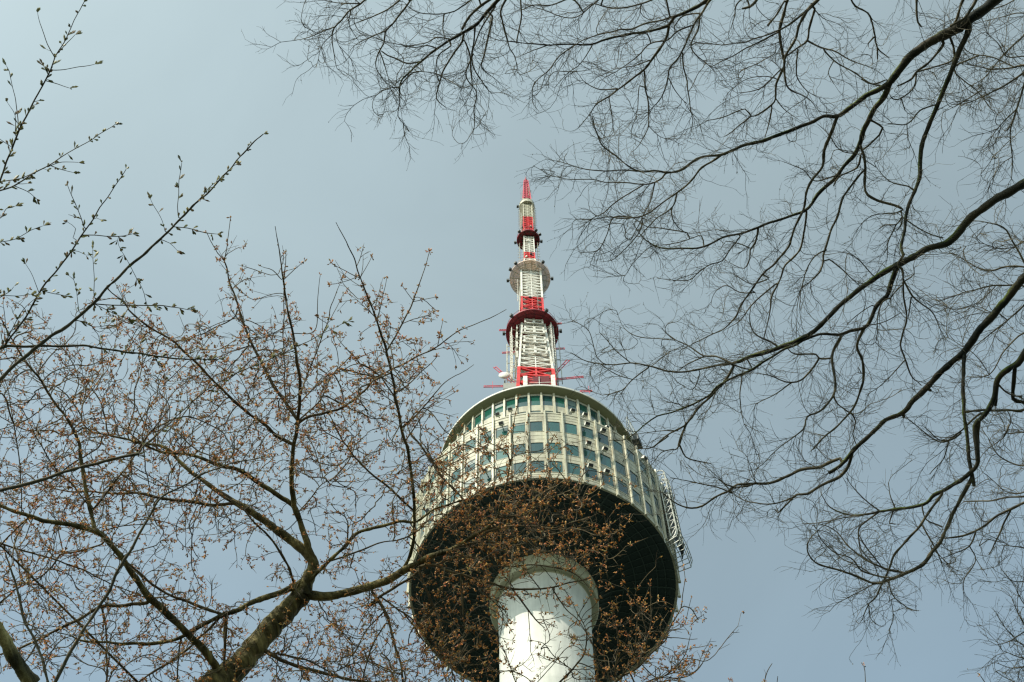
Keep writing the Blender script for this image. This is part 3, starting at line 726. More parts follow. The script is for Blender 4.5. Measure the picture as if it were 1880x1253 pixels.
1797 776 9.5 1793 803 9.5 1795 837 9 1793 855 8.5 1769 878 9 1738 897 8 1716 908 8 1701 923 7.5 1678 931 7 1644 935 6 1614 940 5 1595 945 4.5 1554 944 3.5 1523 931 2.5 1508 908 1.5
1614 940 4 1591 957 3.5 1576 972 3 1580 1006 2.5 1599 1029 2
1595 945 3 1554 950 2.5 1505 961 2 1474 961 1.3
1614 938 3 1591 920 2.5 1569 897 2 1554 878 1.3
1693 929 4 1701 954 3 1731 969 4
1640 938 3.5 1633 961 3 1644 963 2
1644 935 3 1633 908 2 1631 886 1.5
1784 878 8.5 1761 923 8 1742 957 8 1731 984 8 1712 1014 8 1693 1037 7.5 1663 1052 7 1637 1063 6 1603 1071 5 1561 1054 4.5 1531 1044 4 1497 1033 3 1484 1014 2.5 1486 991 2 1505 969 1.2
1729 908 6 1708 938 5.5 1689 967 5 1659 999 5 1640 1022 4.5 1633 1044 4 1606 1097 3 1595 1108 2.5 1584 1138 1.5
1659 1052 5 1614 1040 4.5 1588 1025 4 1557 1003 3.5 1538 980 2.5 1516 965 2 1493 965 1.2
1625 1061 4 1588 1050 3.5 1561 1025 3 1531 1014 2.5 1508 991 2 1501 969 1.2
1644 1061 3 1606 1057 3 1584 1044 3 1550 1029 2 1523 1006 1.3
1618 1040 3 1591 1006 2.5 1576 980 2
1693 965 4 1708 991 3.5 1722 1014 3 1731 1040 2
1708 1003 2.5 1727 1022 2 1742 1040 1.5
1606 1071 3 1569 1093 2 1538 1108 1.5 1523 1123 1
1631 1069 3 1640 1093 2.5 1667 1116 2 1686 1122 1.3
1637 1101 2 1640 1135 1.5 1633 1157 1.2
1595 1108 2 1599 1138 1.5 1614 1150 1
1863 678 9 1861 732 8 1876 738 8 1889 743 8
1832 698 9 1827 745 7
1816 754 5 1849 754 5.5 1873 755 6.5 1893 742 7
1849 754 2 1856 772 2 1842 802 1.5
1829 702 4 1849 722 3 1876 730 3
1901 912 7 1886 920 6 1848 938 5.5 1822 954 5 1791 976 4.5 1757 986 4 1731 988 3
1855 938 4 1837 972 3.5 1822 1006 2.5 1814 1018 1.5
1791 978 4 1780 1003 3.5 1750 1018 2.5 1720 1029 1.5
1901 910 5 1848 914 4 1814 920 3.5 1769 922 2.5
1780 1003 2.5 1791 1029 2 1772 1059 2 1769 1078 1
1791 1025 1.5 1810 1055 1
1814 991 2 1799 1003 2 1806 984 1
1765 795 4 1746 808 4 1723 808 3 1701 788 2
1742 810 3 1731 844 2 1708 871 1.5
1628 147 3 1601 156 3 1581 147 2.5
1591 400 1 1568 430 1
''',
'background': '''
1916 20 6 1883 60 5 1856 87 4 1826 121 3 1809 141 2 1782 158 1.5
1916 141 6 1883 121 5 1849 125 3 1816 127 2.5 1765 117 1.5
1883 131 5 1849 154 4 1812 174 3 1782 188 2 1749 191 1.5
1866 125 3 1816 104 3 1782 97 2 1759 80 1
1916 30 5 1876 25 4 1849 30 3 1816 37 2 1792 44 1
1752 124 4 1769 147 3.5 1796 168 3 1812 188 2.5 1826 208 1.5
1883 144 5 1866 201 4 1856 241 3 1859 295 2.5 1856 328 1.5
1866 201 3 1832 235 2 1816 268 1.5 1826 288 1
1859 288 2 1839 302 1.5 1819 335 1
1883 104 3 1849 104 2.5 1832 80 2 1809 60 1
1799 168 2.5 1765 188 2 1742 201 1
1876 -7 3 1849 7 2.5 1816 20 2
1916 501 6 1883 490 5 1849 489 4 1816 497 3.5 1782 484 2.5 1749 467 1.5 1722 464 1
1916 534 5 1883 526 4 1826 524 3.5 1782 534 2.5 1732 551 1.5
1916 527 6 1883 558 5 1849 588 4 1816 614 3 1789 635 1.5
1883 487 5 1859 444 4 1842 420 3.5 1799 407 2 1765 407 1
1866 454 3 1832 457 2 1799 447 1.5 1765 454 1
1916 447 5 1879 444 4 1869 450 3
1829 524 2.5 1796 554 2 1749 568 1.5 1715 547 1
1849 588 3 1826 574 2 1782 578 1.5 1742 594 1
1916 608 5 1876 614 4 1842 648 3 1816 688 2.5 1775 692 2
1816 688 2 1799 661 2 1775 641 1.5 1742 621 1
1916 795 4 1876 795 3 1849 795 2 1842 775 1.5
1908 848 5 1871 855 4 1833 837 3 1814 803 2
1908 878 4 1878 905 3 1844 901 2 1814 874 1.5
1852 780 3 1844 803 2.5 1825 818 2
''',
'overhead': '''
1315 -17 11 1309 -7 10 1288 7 10 1262 20 9 1238 32 8.5 1228 47 7.5 1195 59 6.5 1161 62 6 1128 69 5.5 1104 75 5 1087 82 4.5 1057 82 4 1010 82 3.5 960 79 3 947 77 3 926 75 1.5
1238 30 5 1215 37 4 1185 44 4 1161 55 4 1141 54 3.5 1111 60 3 1077 72 2.5 1044 90 2
1087 84 4 1077 101 3 1061 124 2.5 1044 134 2 1020 161 1.5
1087 127 1 1044 132 2 1017 134 1.5 1004 154 1
1057 82 3 1027 104 3 1004 131 2.5 980 158 2 978 188 1.5 990 204 1
1010 82 3 980 92 2 960 101 1.5
1228 49 7 1221 74 6.5 1201 104 6 1185 127 5.5 1168 141 5 1134 164 4.5 1118 178 4 1094 194 3 1077 218 2 1061 235 1.5
1134 163 3 1101 164 2.5 1077 154 2 1061 134 1
1118 178 2.5 1124 214 2 1126 241 1.2
1087 214 2 1097 248 2 1111 268 1
1183 131 4.5 1185 161 4 1190 188 3.5 1190 231 2.5 1174 265 1.8 1161 278 1
1174 158 3 1169 201 2 1166 221 1.5
1190 231 2 1211 251 1.5 1238 258 1
1309 -7 7 1295 13 6 1287 27 5.5 1275 44 5 1267 64 4.5 1255 90 4 1248 104 4 1231 124 4 1226 147 3.5 1211 184 2.5 1195 201 1.5
1253 97 4 1255 124 3.5 1262 151 3 1265 188 2.5 1272 221 1.5 1268 248 1
1228 144 3 1242 171 2 1262 191 1.5
1272 47 5 1245 57 4 1225 74 4 1195 80 3.5 1174 101 3 1148 121 2 1111 141 1.5
1285 25 4 1255 30 4 1238 50 3.5
1195 80 3 1188 64 3 1174 64 2 1148 84 1.5
1285 27 4 1282 54 4 1270 87 3.5 1295 114 2 1312 131 1.5
1195 111 3 1161 121 2 1128 127 1.5 1107 137 1
1218 -3 4.5 1178 7 4 1141 15 3.5 1111 13 3 1087 8 2.5 1061 23 1.5 1027 20 1
1178 7 3 1176 23 2.5 1191 37 2 1208 34 1
1107 -7 4 1087 10 3 1050 34 2.5 1000 20 2 977 10 1
1050 -3 4 1010 10 3 977 10 2.5 960 17 2
929 -13 11 922 -7 10 895 20 9.5 875 44 9 848 60 8 825 74 6 801 90 5.5 775 111 5 754 131 4 738 147 4 733 164 3.5 734 188 2.5 731 214 2 744 233 1.2
872 47 6 870 67 5.5 867 97 5 870 124 4.5 878 141 4 892 161 3 902 171 2
868 101 4 855 134 3.5 860 151 3.5 875 171 3 870 201 3 870 235 2 858 258 1.3
870 214 1.5 895 235 1
852 64 5 848 77 4.5 832 101 4.5 818 124 4 808 147 3.5 801 181 2.5 818 198 1.5
828 84 4 805 101 3.5 800 127 3 808 151 2.5
852 74 4 863 101 4 865 134 3.5 867 158 2.5
904 30 5 895 74 4.5 889 101 4 885 124 2.5 902 141 1.5
909 13 6 892 37 5 878 64 4.5 867 94 4
932 -7 6 919 20 5 922 37 4.5 929 67 4 935 90 3 945 104 2 951 134 1
956 -7 4.5 956 34 4 949 80 3.5
912 -7 7 885 10 7 862 30 6.5 848 54 5.5
875 -5 4.5 848 13 4.5 835 22 4 808 27 3.5 781 27 3 758 17 2 741 3 1
815 28 3.5 813 54 2.5 816 67 1.5
771 114 4 748 116 3.5 728 107 3.5 711 101 3 701 94 3
801 89 3 785 84 3 754 87 2 721 80 1.5
825 72 3 801 69 3 785 77 2.5 754 87 1.5
761 -10 5 741 20 5 721 44 4.5 708 57 4.5 704 80 4 694 101 3.5 691 124 3 704 147 2.5 721 161 1.5
708 57 3 684 67 2.5 651 84 1.5 641 97 1
698 97 3 708 124 2.5 714 144 1.5
744 -7 5 718 13 4 704 22 3.5 667 37 2.5 651 44 1.3
733 161 2.5 708 164 2 687 178 1.5 684 198 1
775 131 2 758 134 3 734 158 2
765 131 1.5 795 134 2 811 141 2
684 -10 5.5 661 7 5 644 17 4.5 627 37 4.5 614 50 4 610 67 3.5 612 94 2.5 620 127 1.5 630 136 1
614 50 3 587 60 2.5 560 70 1.8 543 74 1
610 64 2.5 590 87 2 582 117 1.2
644 20 3 641 44 2 657 74 1.3
661 7 3 617 5 2 580 -3 1.5
617 50 2 620 77 1.5 637 111 1
580 60 1.5 560 50 1.5 553 34 1
1107 0 1 1128 0 1
''',
'hanging': '''
1449 -17 8 1447 -3 8 1440 20 8 1432 54 7.5 1434 84 7.5 1440 114 7 1434 131 6 1425 154 5.5 1424 181 5 1410 198 4.5 1380 213 3.5 1368 201 3 1326 216 2.5 1293 223 1.5
1417 198 3.5 1414 221 3 1407 248 2 1400 268 1
1380 213 3.5 1357 231 3 1330 250 2
1440 3 6 1427 27 6 1410 47 5.5
1507 -17 9 1504 -3 9 1491 10 8.5 1470 40 7 1460 70 6.5 1444 101 6 1440 116 5
1491 7 6 1474 27 6 1447 47 5.5 1424 60 4.5 1380 72 4 1370 77 3.5 1346 80 3 1293 80 2.5 1246 70 1.5
1496 17 6 1487 47 5.5 1481 75 5 1464 90 4 1444 104 4
1465 90 4 1462 121 3.5 1464 144 3 1477 164 2 1504 181 1
1430 59 4 1407 70 4 1380 84 3.5 1370 88 3 1346 104 2.5 1306 124 1.5
1482 75 5 1511 90 4 1534 96 3.5 1568 114 2.5 1594 121 1.5
1514 94 4 1531 111 3.5 1568 134 3 1598 154 3 1621 158 3
1531 111 2.5 1521 134 2 1531 154 1.5
1440 114 6 1440 141 5 1447 161 4 1481 181 2.5 1501 201 1
1434 127 4 1400 161 3.5 1380 168 2.5 1353 171 1.5
1430 147 3 1407 141 2.5 1373 144 2 1346 161 1
1424 80 2 1424 97 2 1403 111 2 1380 121 1.5 1357 134 1
1424 181 3 1440 201 2 1464 218 1
1558 -10 6 1571 12 6 1594 22 6 1601 44 5.5 1606 67 5 1611 87 4.5 1631 106 3
1611 89 4 1611 109 3
1603 70 4 1594 80 3 1594 85 2
1683 -10 6 1682 20 5 1685 40 4.5 1692 49 3
1396 -10 8 1387 3 7.5 1376 13 7 1362 17 5
1497 20 3 1511 34 2 1527 40 1.3
1369 -3 4 1352 10 3.5 1347 34 2 1339 57 1
''',
'edge': '''
1946 1214 6 1908 1188 4.5 1886 1157 3.5 1867 1120 2.5 1857 1097 1.5
1946 1252 5 1908 1229 4 1886 1225 3 1855 1229 2 1829 1218 1.5
1901 1191 3.5 1886 1191 3 1852 1161 2 1835 1138 1.5
1908 1089 4 1886 1071 3 1859 1067 2 1840 1048 1.5
1908 1022 4 1878 1006 3 1852 1003 2 1837 991 1
1916 1267 5 1886 1253 3 1863 1252 2 1829 1233 1.5
1886 1157 3 1855 1176 2 1829 1184 1.3
1908 1135 4 1882 1112 2.5 1867 1089 1.5
1908 1214 3 1871 1206 2 1840 1195 1.3
''',
}

# ------------------------------------------------------------------ trees
def unproj(px, py, d):
    px = np.asarray(px, float); py = np.asarray(py, float)
    v = FWD + ((px - 940) / FOC)[..., None] * RGT - ((py - 626.5) / FOC)[..., None] * UPV
    v /= np.linalg.norm(v, axis=-1, keepdims=True)
    return CAM + v * np.asarray(d)[..., None]
def bark(name, c1, c2, moss=None, scale=6.0, bump=0.5):
    mt = mat(name, c1, 0.85, spec=0.25, noise=(c2, scale, 8, 0.38, 0.66), bump=bump, bscale=scale * 5)
    if moss:
        t = mt.node_tree; p = t.nodes['Principled BSDF']; src = p.inputs['Base Color'].links[0].from_socket
        tc = t.nodes['Texture Coordinate']
        n = t.nodes.new('ShaderNodeTexNoise'); n.inputs['Scale'].default_value = 1.5; n.inputs['Detail'].default_value = 9; n.inputs['Roughness'].default_value = .7
        t.links.new(tc.outputs['Object'], n.inputs['Vector'])
        r = t.nodes.new('ShaderNodeValToRGB'); r.color_ramp.elements[0].position = .48; r.color_ramp.elements[1].position = .58
        t.links.new(n.outputs['Fac'], r.inputs[0])
        mx = t.nodes.new('ShaderNodeMix'); mx.data_type = 'RGBA'; mx.inputs['B'].default_value = (*moss, 1)
        ge = t.nodes.new('ShaderNodeNewGeometry'); sx = t.nodes.new('ShaderNodeSeparateXYZ'); t.links.new(ge.outputs['Normal'], sx.inputs[0])
        up = t.nodes.new('ShaderNodeMapRange'); up.inputs[1].default_value = -.75; up.inputs[2].default_value = .0; t.links.new(sx.outputs['Z'], up.inputs[0])
        mu = t.nodes.new('ShaderNodeMath'); mu.operation = 'MULTIPLY'; t.links.new(r.outputs[0], mu.inputs[0]); t.links.new(up.outputs[0], mu.inputs[1])   # moss sits on the upper side
        t.links.new(mu.outputs[0], mx.inputs['Factor']); t.links.new(src, mx.inputs['A']); t.links.new(mx.outputs['Result'], p.inputs['Base Color'])
    return mt
def island_mat(name, cols, rough=0.6):
    mt = bpy.data.materials.new(name); mt.use_nodes = True; t = mt.node_tree; p = t.nodes['Principled BSDF']; p.inputs['Roughness'].default_value = rough
    g = t.nodes.new('ShaderNodeNewGeometry'); r = t.nodes.new('ShaderNodeValToRGB')
    r.color_ramp.elements[0].color = (*cols[0], 1); r.color_ramp.elements[1].color = (*cols[-1], 1)
    for i, c in enumerate(cols[1:-1]): e = r.color_ramp.elements.new((i + 1) / (len(cols) - 1)); e.color = (*c, 1)
    t.links.new(g.outputs['Random Per Island'], r.inputs[0]); t.links.new(r.outputs[0], p.inputs['Base Color'])
    return mt

def catmull(P, step):
    """P (n,k) control rows; resampled so that the first two columns advance by about step"""
    P = np.asarray(P, float)
    if len(P) < 2: return P
    Q = np.vstack([2 * P[0] - P[1], P, 2 * P[-1] - P[-2]]); out = []
    for i in range(1, len(Q) - 2):
        a, b, c, d = Q[i - 1], Q[i], Q[i + 1], Q[i + 2]; L = np.hypot(*(c - b)[:2]); n = max(1, int(L / step))
        for k in range(n):
            t = k / n; out.append(.5 * ((2 * b) + (-a + c) * t + (2 * a - 5 * b + 4 * c - d) * t * t + (-a + 3 * b - 3 * c + d) * t ** 3))
    out.append(P[-1]); return np.array(out)
def tube(V, rad, ns, rough=0.0):
    """swept tube with parallel transported frames -> verts, quads"""
    n = len(V); T = np.gradient(V, axis=0); T /= np.linalg.norm(T, axis=1, keepdims=True) + 1e-12
    u = np.cross(T[0], [0.31, 0.2, 0.93]); u /= np.linalg.norm(u); U = np.empty_like(V)
    for i in range(n):
        u = u - T[i] * (u @ T[i]); u /= np.linalg.norm(u) + 1e-12; U[i] = u
    W = np.cross(T, U); a = np.arange(ns) * 2 * np.pi / ns
    rr = np.repeat(rad[:, None], ns, 1)
    if rough: rr = rr * (1 + rough * rng.standard_normal((n, ns)) + rough * 1.5 * np.repeat(rng.standard_normal(n)[:, None], ns, 1))
    ring = V[:, None, :] + rr[..., None] * (np.cos(a)[None, :, None] * U[:, None, :] + np.sin(a)[None, :, None] * W[:, None, :])
    Vt = ring.reshape(-1, 3); i = np.arange(n - 1)[:, None] * ns; j = np.arange(ns)[None, :]; j2 = (j + 1) % ns
    F = np.stack([i + j, i + j2, i + ns + j2, i + ns + j], -1).reshape(-1, 4)
    return Vt, F
class Pile:
    def __init__(s): s.V = []; s.F = []; s.n = 0
    def add(s, V, F): s.V.append(V); s.F.append(F + s.n); s.n += len(V)
    def link(s, name, m_, parent, smooth=True):
        if not s.n: return None
        o = link_mesh(name, np.vstack(s.V), np.vstack(s.F), m_, None, smooth)
        o.parent = parent; o.matrix_parent_inverse = Matrix.Translation(-parent.location); return o

def skeleton(name, dist, dspread, wmul=1.0):
    """traced limbs -> list of dict(px, P3, w, root)"""
    out = []; allpx = []; alld = []; allw = []
    kd_px = None
    for line in TRACES[name].strip().split('\n'):
        a = np.array(line.split(), float).reshape(-1, 3)
        d0 = None; root = True
        if allpx:
            AP = np.vstack(allpx); AD = np.concatenate(alld); AW = np.concatenate(allw)
            q = np.hypot(AP[:, 0] - a[0, 0], AP[:, 1] - a[0, 1])
            inside = -5 < a[0, 0] < 1885 and -5 < a[0, 1] < 1258
            q2 = np.where(AW >= a[0, 2] * .6, q, 1e9); k = int(np.argmin(q2))
            if q2[k] > 1e8: k = int(np.argmin(q)); q2 = q
            if q2[k] < (400 if inside else 22):
                d0 = AD[k]; root = False
                if q2[k] > 2.0: a = np.vstack([[AP[k, 0], AP[k, 1], a[0, 2]], a])
        if d0 is None: d0 = dist + rng.uniform(-.3, .3) * dspread
        c = catmull(a, 7.0); c[:, 2] = np.maximum(c[:, 2], .8)
        L = np.r_[0, np.cumsum(np.hypot(*np.diff(c[:, :2], axis=0).T))]; s_ = L * dist / FOC
        # crookedness: small smooth noise that fades in from the joint
        nz = rng.standard_normal((len(c), 2)); ker = np.array([1, 2, 3, 2, 1]) / 9.
        if len(c) > 6:
            for j in range(2): nz[:, j] = np.convolve(nz[:, j], ker, 'same')
            c[1:, :2] += nz[1:] * np.clip(L[1:] / 40, 0, 1)[:, None] * 1.5
        slope = rng.uniform(-.42, .42) if not root else rng.uniform(-.12, .12)
        ph = rng.uniform(0, 6.28); amp = .05 * dspread
        d = d0 + slope * s_ + amp * (np.sin(s_ * 2.2 + ph) - math.sin(ph))
        d = dist + dspread * np.tanh((d - dist) / dspread) if not root else d
        if not root: d += d0 - d[0]
        P = unproj(c[:, 0], c[:, 1], d)
        ww = c[:, 2] * (.66 * wmul + .22 * np.exp(-c[:, 2] / 4))
        out.append(dict(px=c[:, :2], P=P, w=ww, d=d, root=root))
        allpx.append(c[:, :2]); alld.append(d); allw.append(c[:, 2])
    return out

def grow(sk, att, dist, step_px, di_px, dk_px, iters, inertia, wmax_seed=9, jitter=.12, droop=0.0, wlow=0):
    """space colonisation: twigs grow out of the traced limbs towards the attractor points"""
    u = dist / FOC; step = step_px * u; di = di_px * u; dk = dk_px * u
    P = []; D = []; W = []
    for s_ in sk:
        T = np.gradient(s_['P'], axis=0); T /= np.linalg.norm(T, axis=1, keepdims=True) + 1e-9
        k = (s_['w'] < wmax_seed) & (s_['w'] > wlow)
        P.append(s_['P'][k]); D.append(T[k]); W.append(s_['w'][k])
    P = np.vstack(P); D = np.vstack(D); W = np.concatenate(W); ns = len(P)
    par = [-1] * ns; pos = [p for p in P]; dr = [d for d in D]; nchild = np.zeros(ns, int)
    best = np.full(len(att), 1e9); who = np.full(len(att), -1)
    def update(i0):
        n = len(pos) - i0
        kd = KDTree(n)
        for i in range(n): kd.insert(pos[i0 + i], i)
        kd.balance()
        for a_ in np.nonzero(alive)[0]:
            r_ = kd.find(att[a_])
            if r_[2] < best[a_]: best[a_] = r_[2]; who[a_] = i0 + r_[1]
    alive = np.ones(len(att), bool); update(0)
    for it in range(iters):
        alive &= best > dk
        act = np.nonzero(alive & (best < di))[0]
        if len(act) < 5: break
        N = len(pos); PP = np.array(pos); DD = np.array(dr)
        v = att[act] - PP[who[act]]; v /= np.linalg.norm(v, axis=1, keepdims=True)
        G = np.zeros((N, 3)); np.add.at(G, who[act], v)
        idx = np.unique(who[act]); g = G[idx]; gl = np.linalg.norm(g, axis=1, keepdims=True); g = g / (gl + 1e-9)
        g = g + DD[idx] * inertia + rng.standard_normal(g.shape) * jitter; g[:, 2] -= droop
        g /= np.linalg.norm(g, axis=1, keepdims=True) + 1e-9
        i0 = N
        for k, i in enumerate(idx):
            dr.append(g[k]); pos.append(PP[i] + g[k] * step); par.append(int(i))
            if it > 0 or True: dr[i] = dr[i] * .999
        update(i0)
        # a node that keeps sprouting nothing new loses its attractors
        stuck = alive & (who < i0) & (rng.random(len(att)) < .12); alive &= ~stuck
    return ns, np.array(pos), np.array(par), np.array(dr), W

def shoots(pool, pos, par, dr, step, prob, lo, hi, ang, curve=.06, jit=.08):
    """side shoots from random nodes of the pool: each leaves at an angle and bends steadily"""
    N = len(pos); idx = pool[rng.random(len(pool)) < prob]
    if not len(idx): return pos, par, dr
    r_ = rng.standard_normal((len(idx), 3)); d = dr[idx]; d = d / (np.linalg.norm(d, axis=1, keepdims=True) + 1e-9)
    r_ -= d * (r_ * d).sum(1, keepdims=True); r_ /= np.linalg.norm(r_, axis=1, keepdims=True)
    a = rng.uniform(ang * .6, ang * 1.3, len(idx))[:, None]; nd = d * np.cos(a) + r_ * np.sin(a)
    cv = -r_ * curve * rng.uniform(-.4, 1.2, (len(idx), 1)) + rng.standard_normal((len(idx), 3)) * curve * .5
    P = [pos]; Pa = [par]; Dd = [dr]; cnt = N
    n = rng.integers(lo, hi + 1, len(idx)); cur = pos[idx]; parent = idx.copy(); st = step * rng.uniform(.8, 1.15, len(idx))[:, None]
    for k in range(hi):
        m_ = n > k
        if not m_.any(): break
        nd = nd + cv + rng.standard_normal((len(idx), 3)) * jit; nd /= np.linalg.norm(nd, axis=1, keepdims=True)
        cur = cur + nd * st; ids = cnt + np.cumsum(m_) - 1
        P.append(cur[m_]); Pa.append(parent[m_]); Dd.append(nd[m_]); parent = np.where(m_, ids, parent); cnt += int(m_.sum())
    return np.vstack(P), np.concatenate(Pa), np.vstack(Dd)

def twig_mesh(ns, pos, par, dr, W, dist, wmin, wk, wcap, nside=3):
    N = len(pos); tips = np.zeros(N); haschild = np.zeros(N, bool); haschild[par[par >= 0]] = True
    tips[~haschild] = 1
    for i in range(N - 1, ns - 1, -1): tips[par[i]] += tips[i]
    u = dist / FOC; wpx = np.minimum(wmin + wk * np.sqrt(np.maximum(tips, 1) - 1), wcap)
    rad = wpx * u / 2
    ends = (~haschild) & (np.arange(N) >= ns); rad[ends] *= .6
    ch = np.arange(ns, N); pa = par[ch]
    first = np.zeros(N, bool)                      # main child = the one with most tips
    order = np.lexsort((-tips[ch], pa)); cs = ch[order]; ps = pa[order]
    main = np.r_[True, ps[1:] != ps[:-1]]; first[cs[main]] = True
    ref = np.array([.31, .2, .93])
    def frame(d):
        x = np.cross(d, ref); x /= np.linalg.norm(x, axis=1, keepdims=True) + 1e-9; return x, np.cross(d, x)
    a = np.arange(nside) * 2 * np.pi / nside
    def rings(p, r_, x, y): return p[:, None, :] + r_[:, None, None] * (np.cos(a)[None, :, None] * x[:, None, :] + np.sin(a)[None, :, None] * y[:, None, :])
    x, y = frame(dr[ch]); child = rings(pos[ch], rad[ch], x, y)          # ring of every grown node
    need = (~first[ch]) | (pa < ns)                                      # own start ring at the joint
    st = rings(pos[pa[need]], rad[ch][need], x[need], y[need])
    V = np.vstack([child.reshape(-1, 3), st.reshape(-1, 3)])
    base = np.empty(len(ch), int); base[~need] = (pa[~need] - ns) * nside; base[need] = len(ch) * nside + np.arange(need.sum()) * nside
    top = (ch - ns) * nside; j = np.arange(nside)[None, :]; j2 = (j + 1) % nside
    F = np.stack([base[:, None] + j, base[:, None] + j2, top[:, None] + j2, top[:, None] + j], -1).reshape(-1, 4)
    return V, F, tips

def buds_mesh(P, D, n_lo, n_hi, L, wid, spread, forward=.7, clump=True):
    cl = np.sin(P[:, 0] * 5.1 + 1.3 * np.sin(P[:, 2] * 3.7)) * np.sin(P[:, 1] * 4.3 + P[:, 2] * 5.9); keep = rng.random(len(P)) < (np.clip(.62 + .55 * cl, .18, 1) if clump else 2)
    P = P[keep]; D = D[keep]                      # buds come in clumps along the shoots
    """small spindle buds in clusters at the points P"""
    n = rng.integers(n_lo, n_hi + 1, len(P)); idx = np.repeat(np.arange(len(P)), n); m_ = len(idx)
    d = D[idx] * forward + rng.standard_normal((m_, 3)) * spread; d /= np.linalg.norm(d, axis=1, keepdims=True)
    ln = L * rng.uniform(.5, 1.3, m_) * rng.uniform(.65, 1.3, len(P))[idx]; wd = wid * rng.uniform(.7, 1.25, m_)
    x = np.cross(d, [.31, .2, .93]); x /= np.linalg.norm(x, axis=1, keepdims=True) + 1e-9; y = np.cross(d, x)
    b0 = P[idx] + d * (ln * .15)[:, None]; V = [P[idx], ]
    for t, k in ((.3, .35), (.72, 1.0)):
        for a in (0, 2.094, 4.189): V.append(P[idx] + d * (ln * t)[:, None] + (x * math.cos(a) + y * math.sin(a)) * (wd * k / 2)[:, None])
    V.append(P[idx] + d * ln[:, None]); V = np.stack(V, 1).reshape(-1, 3)
    T = [(0, 1, 2), (0, 2, 3), (0, 3, 1), (7, 5, 4), (7, 6, 5), (7, 4, 6)]
    for i in range(3):
        j = (i + 1) % 3; T += [(1 + i, 4 + i, 4 + j), (1 + i, 4 + j, 1 + j)]
    F = (np.arange(m_)[:, None, None] * 8 + np.array(T)[None]).reshape(-1, 3)
    return V, F

def attractors(sk, dist, dens, sig_px, sig_d, wmax, blobs=(), wmin=0):
    out = []
    for s_ in sk:
        k = (s_['w'] < wmax) & (s_['w'] > wmin); px = s_['px'][k]; d = s_['d'][k]; ww = s_['w'][k]
        if not len(px): continue
        n = rng.poisson(dens * np.clip(1.25 - ww / (wmax * 1.1), .15, 1), len(px)); i = np.repeat(np.arange(len(px)), n)
        if not len(i): continue
        g = rng.standard_normal((len(i), 2)) * sig_px * rng.uniform(.5, 1.1, (len(i), 1))
        out.append(unproj(px[i, 0] + g[:, 0], px[i, 1] + g[:, 1], d[i] + rng.standard_normal(len(i)) * sig_d))
    for (x, y, rx, ry, n) in blobs:
        out.append(unproj(x + rng.standard_normal(n) * rx, y + rng.standard_normal(n) * ry, dist + rng.standard_normal(n) * sig_d * 1.6))
    return np.vstack(out)

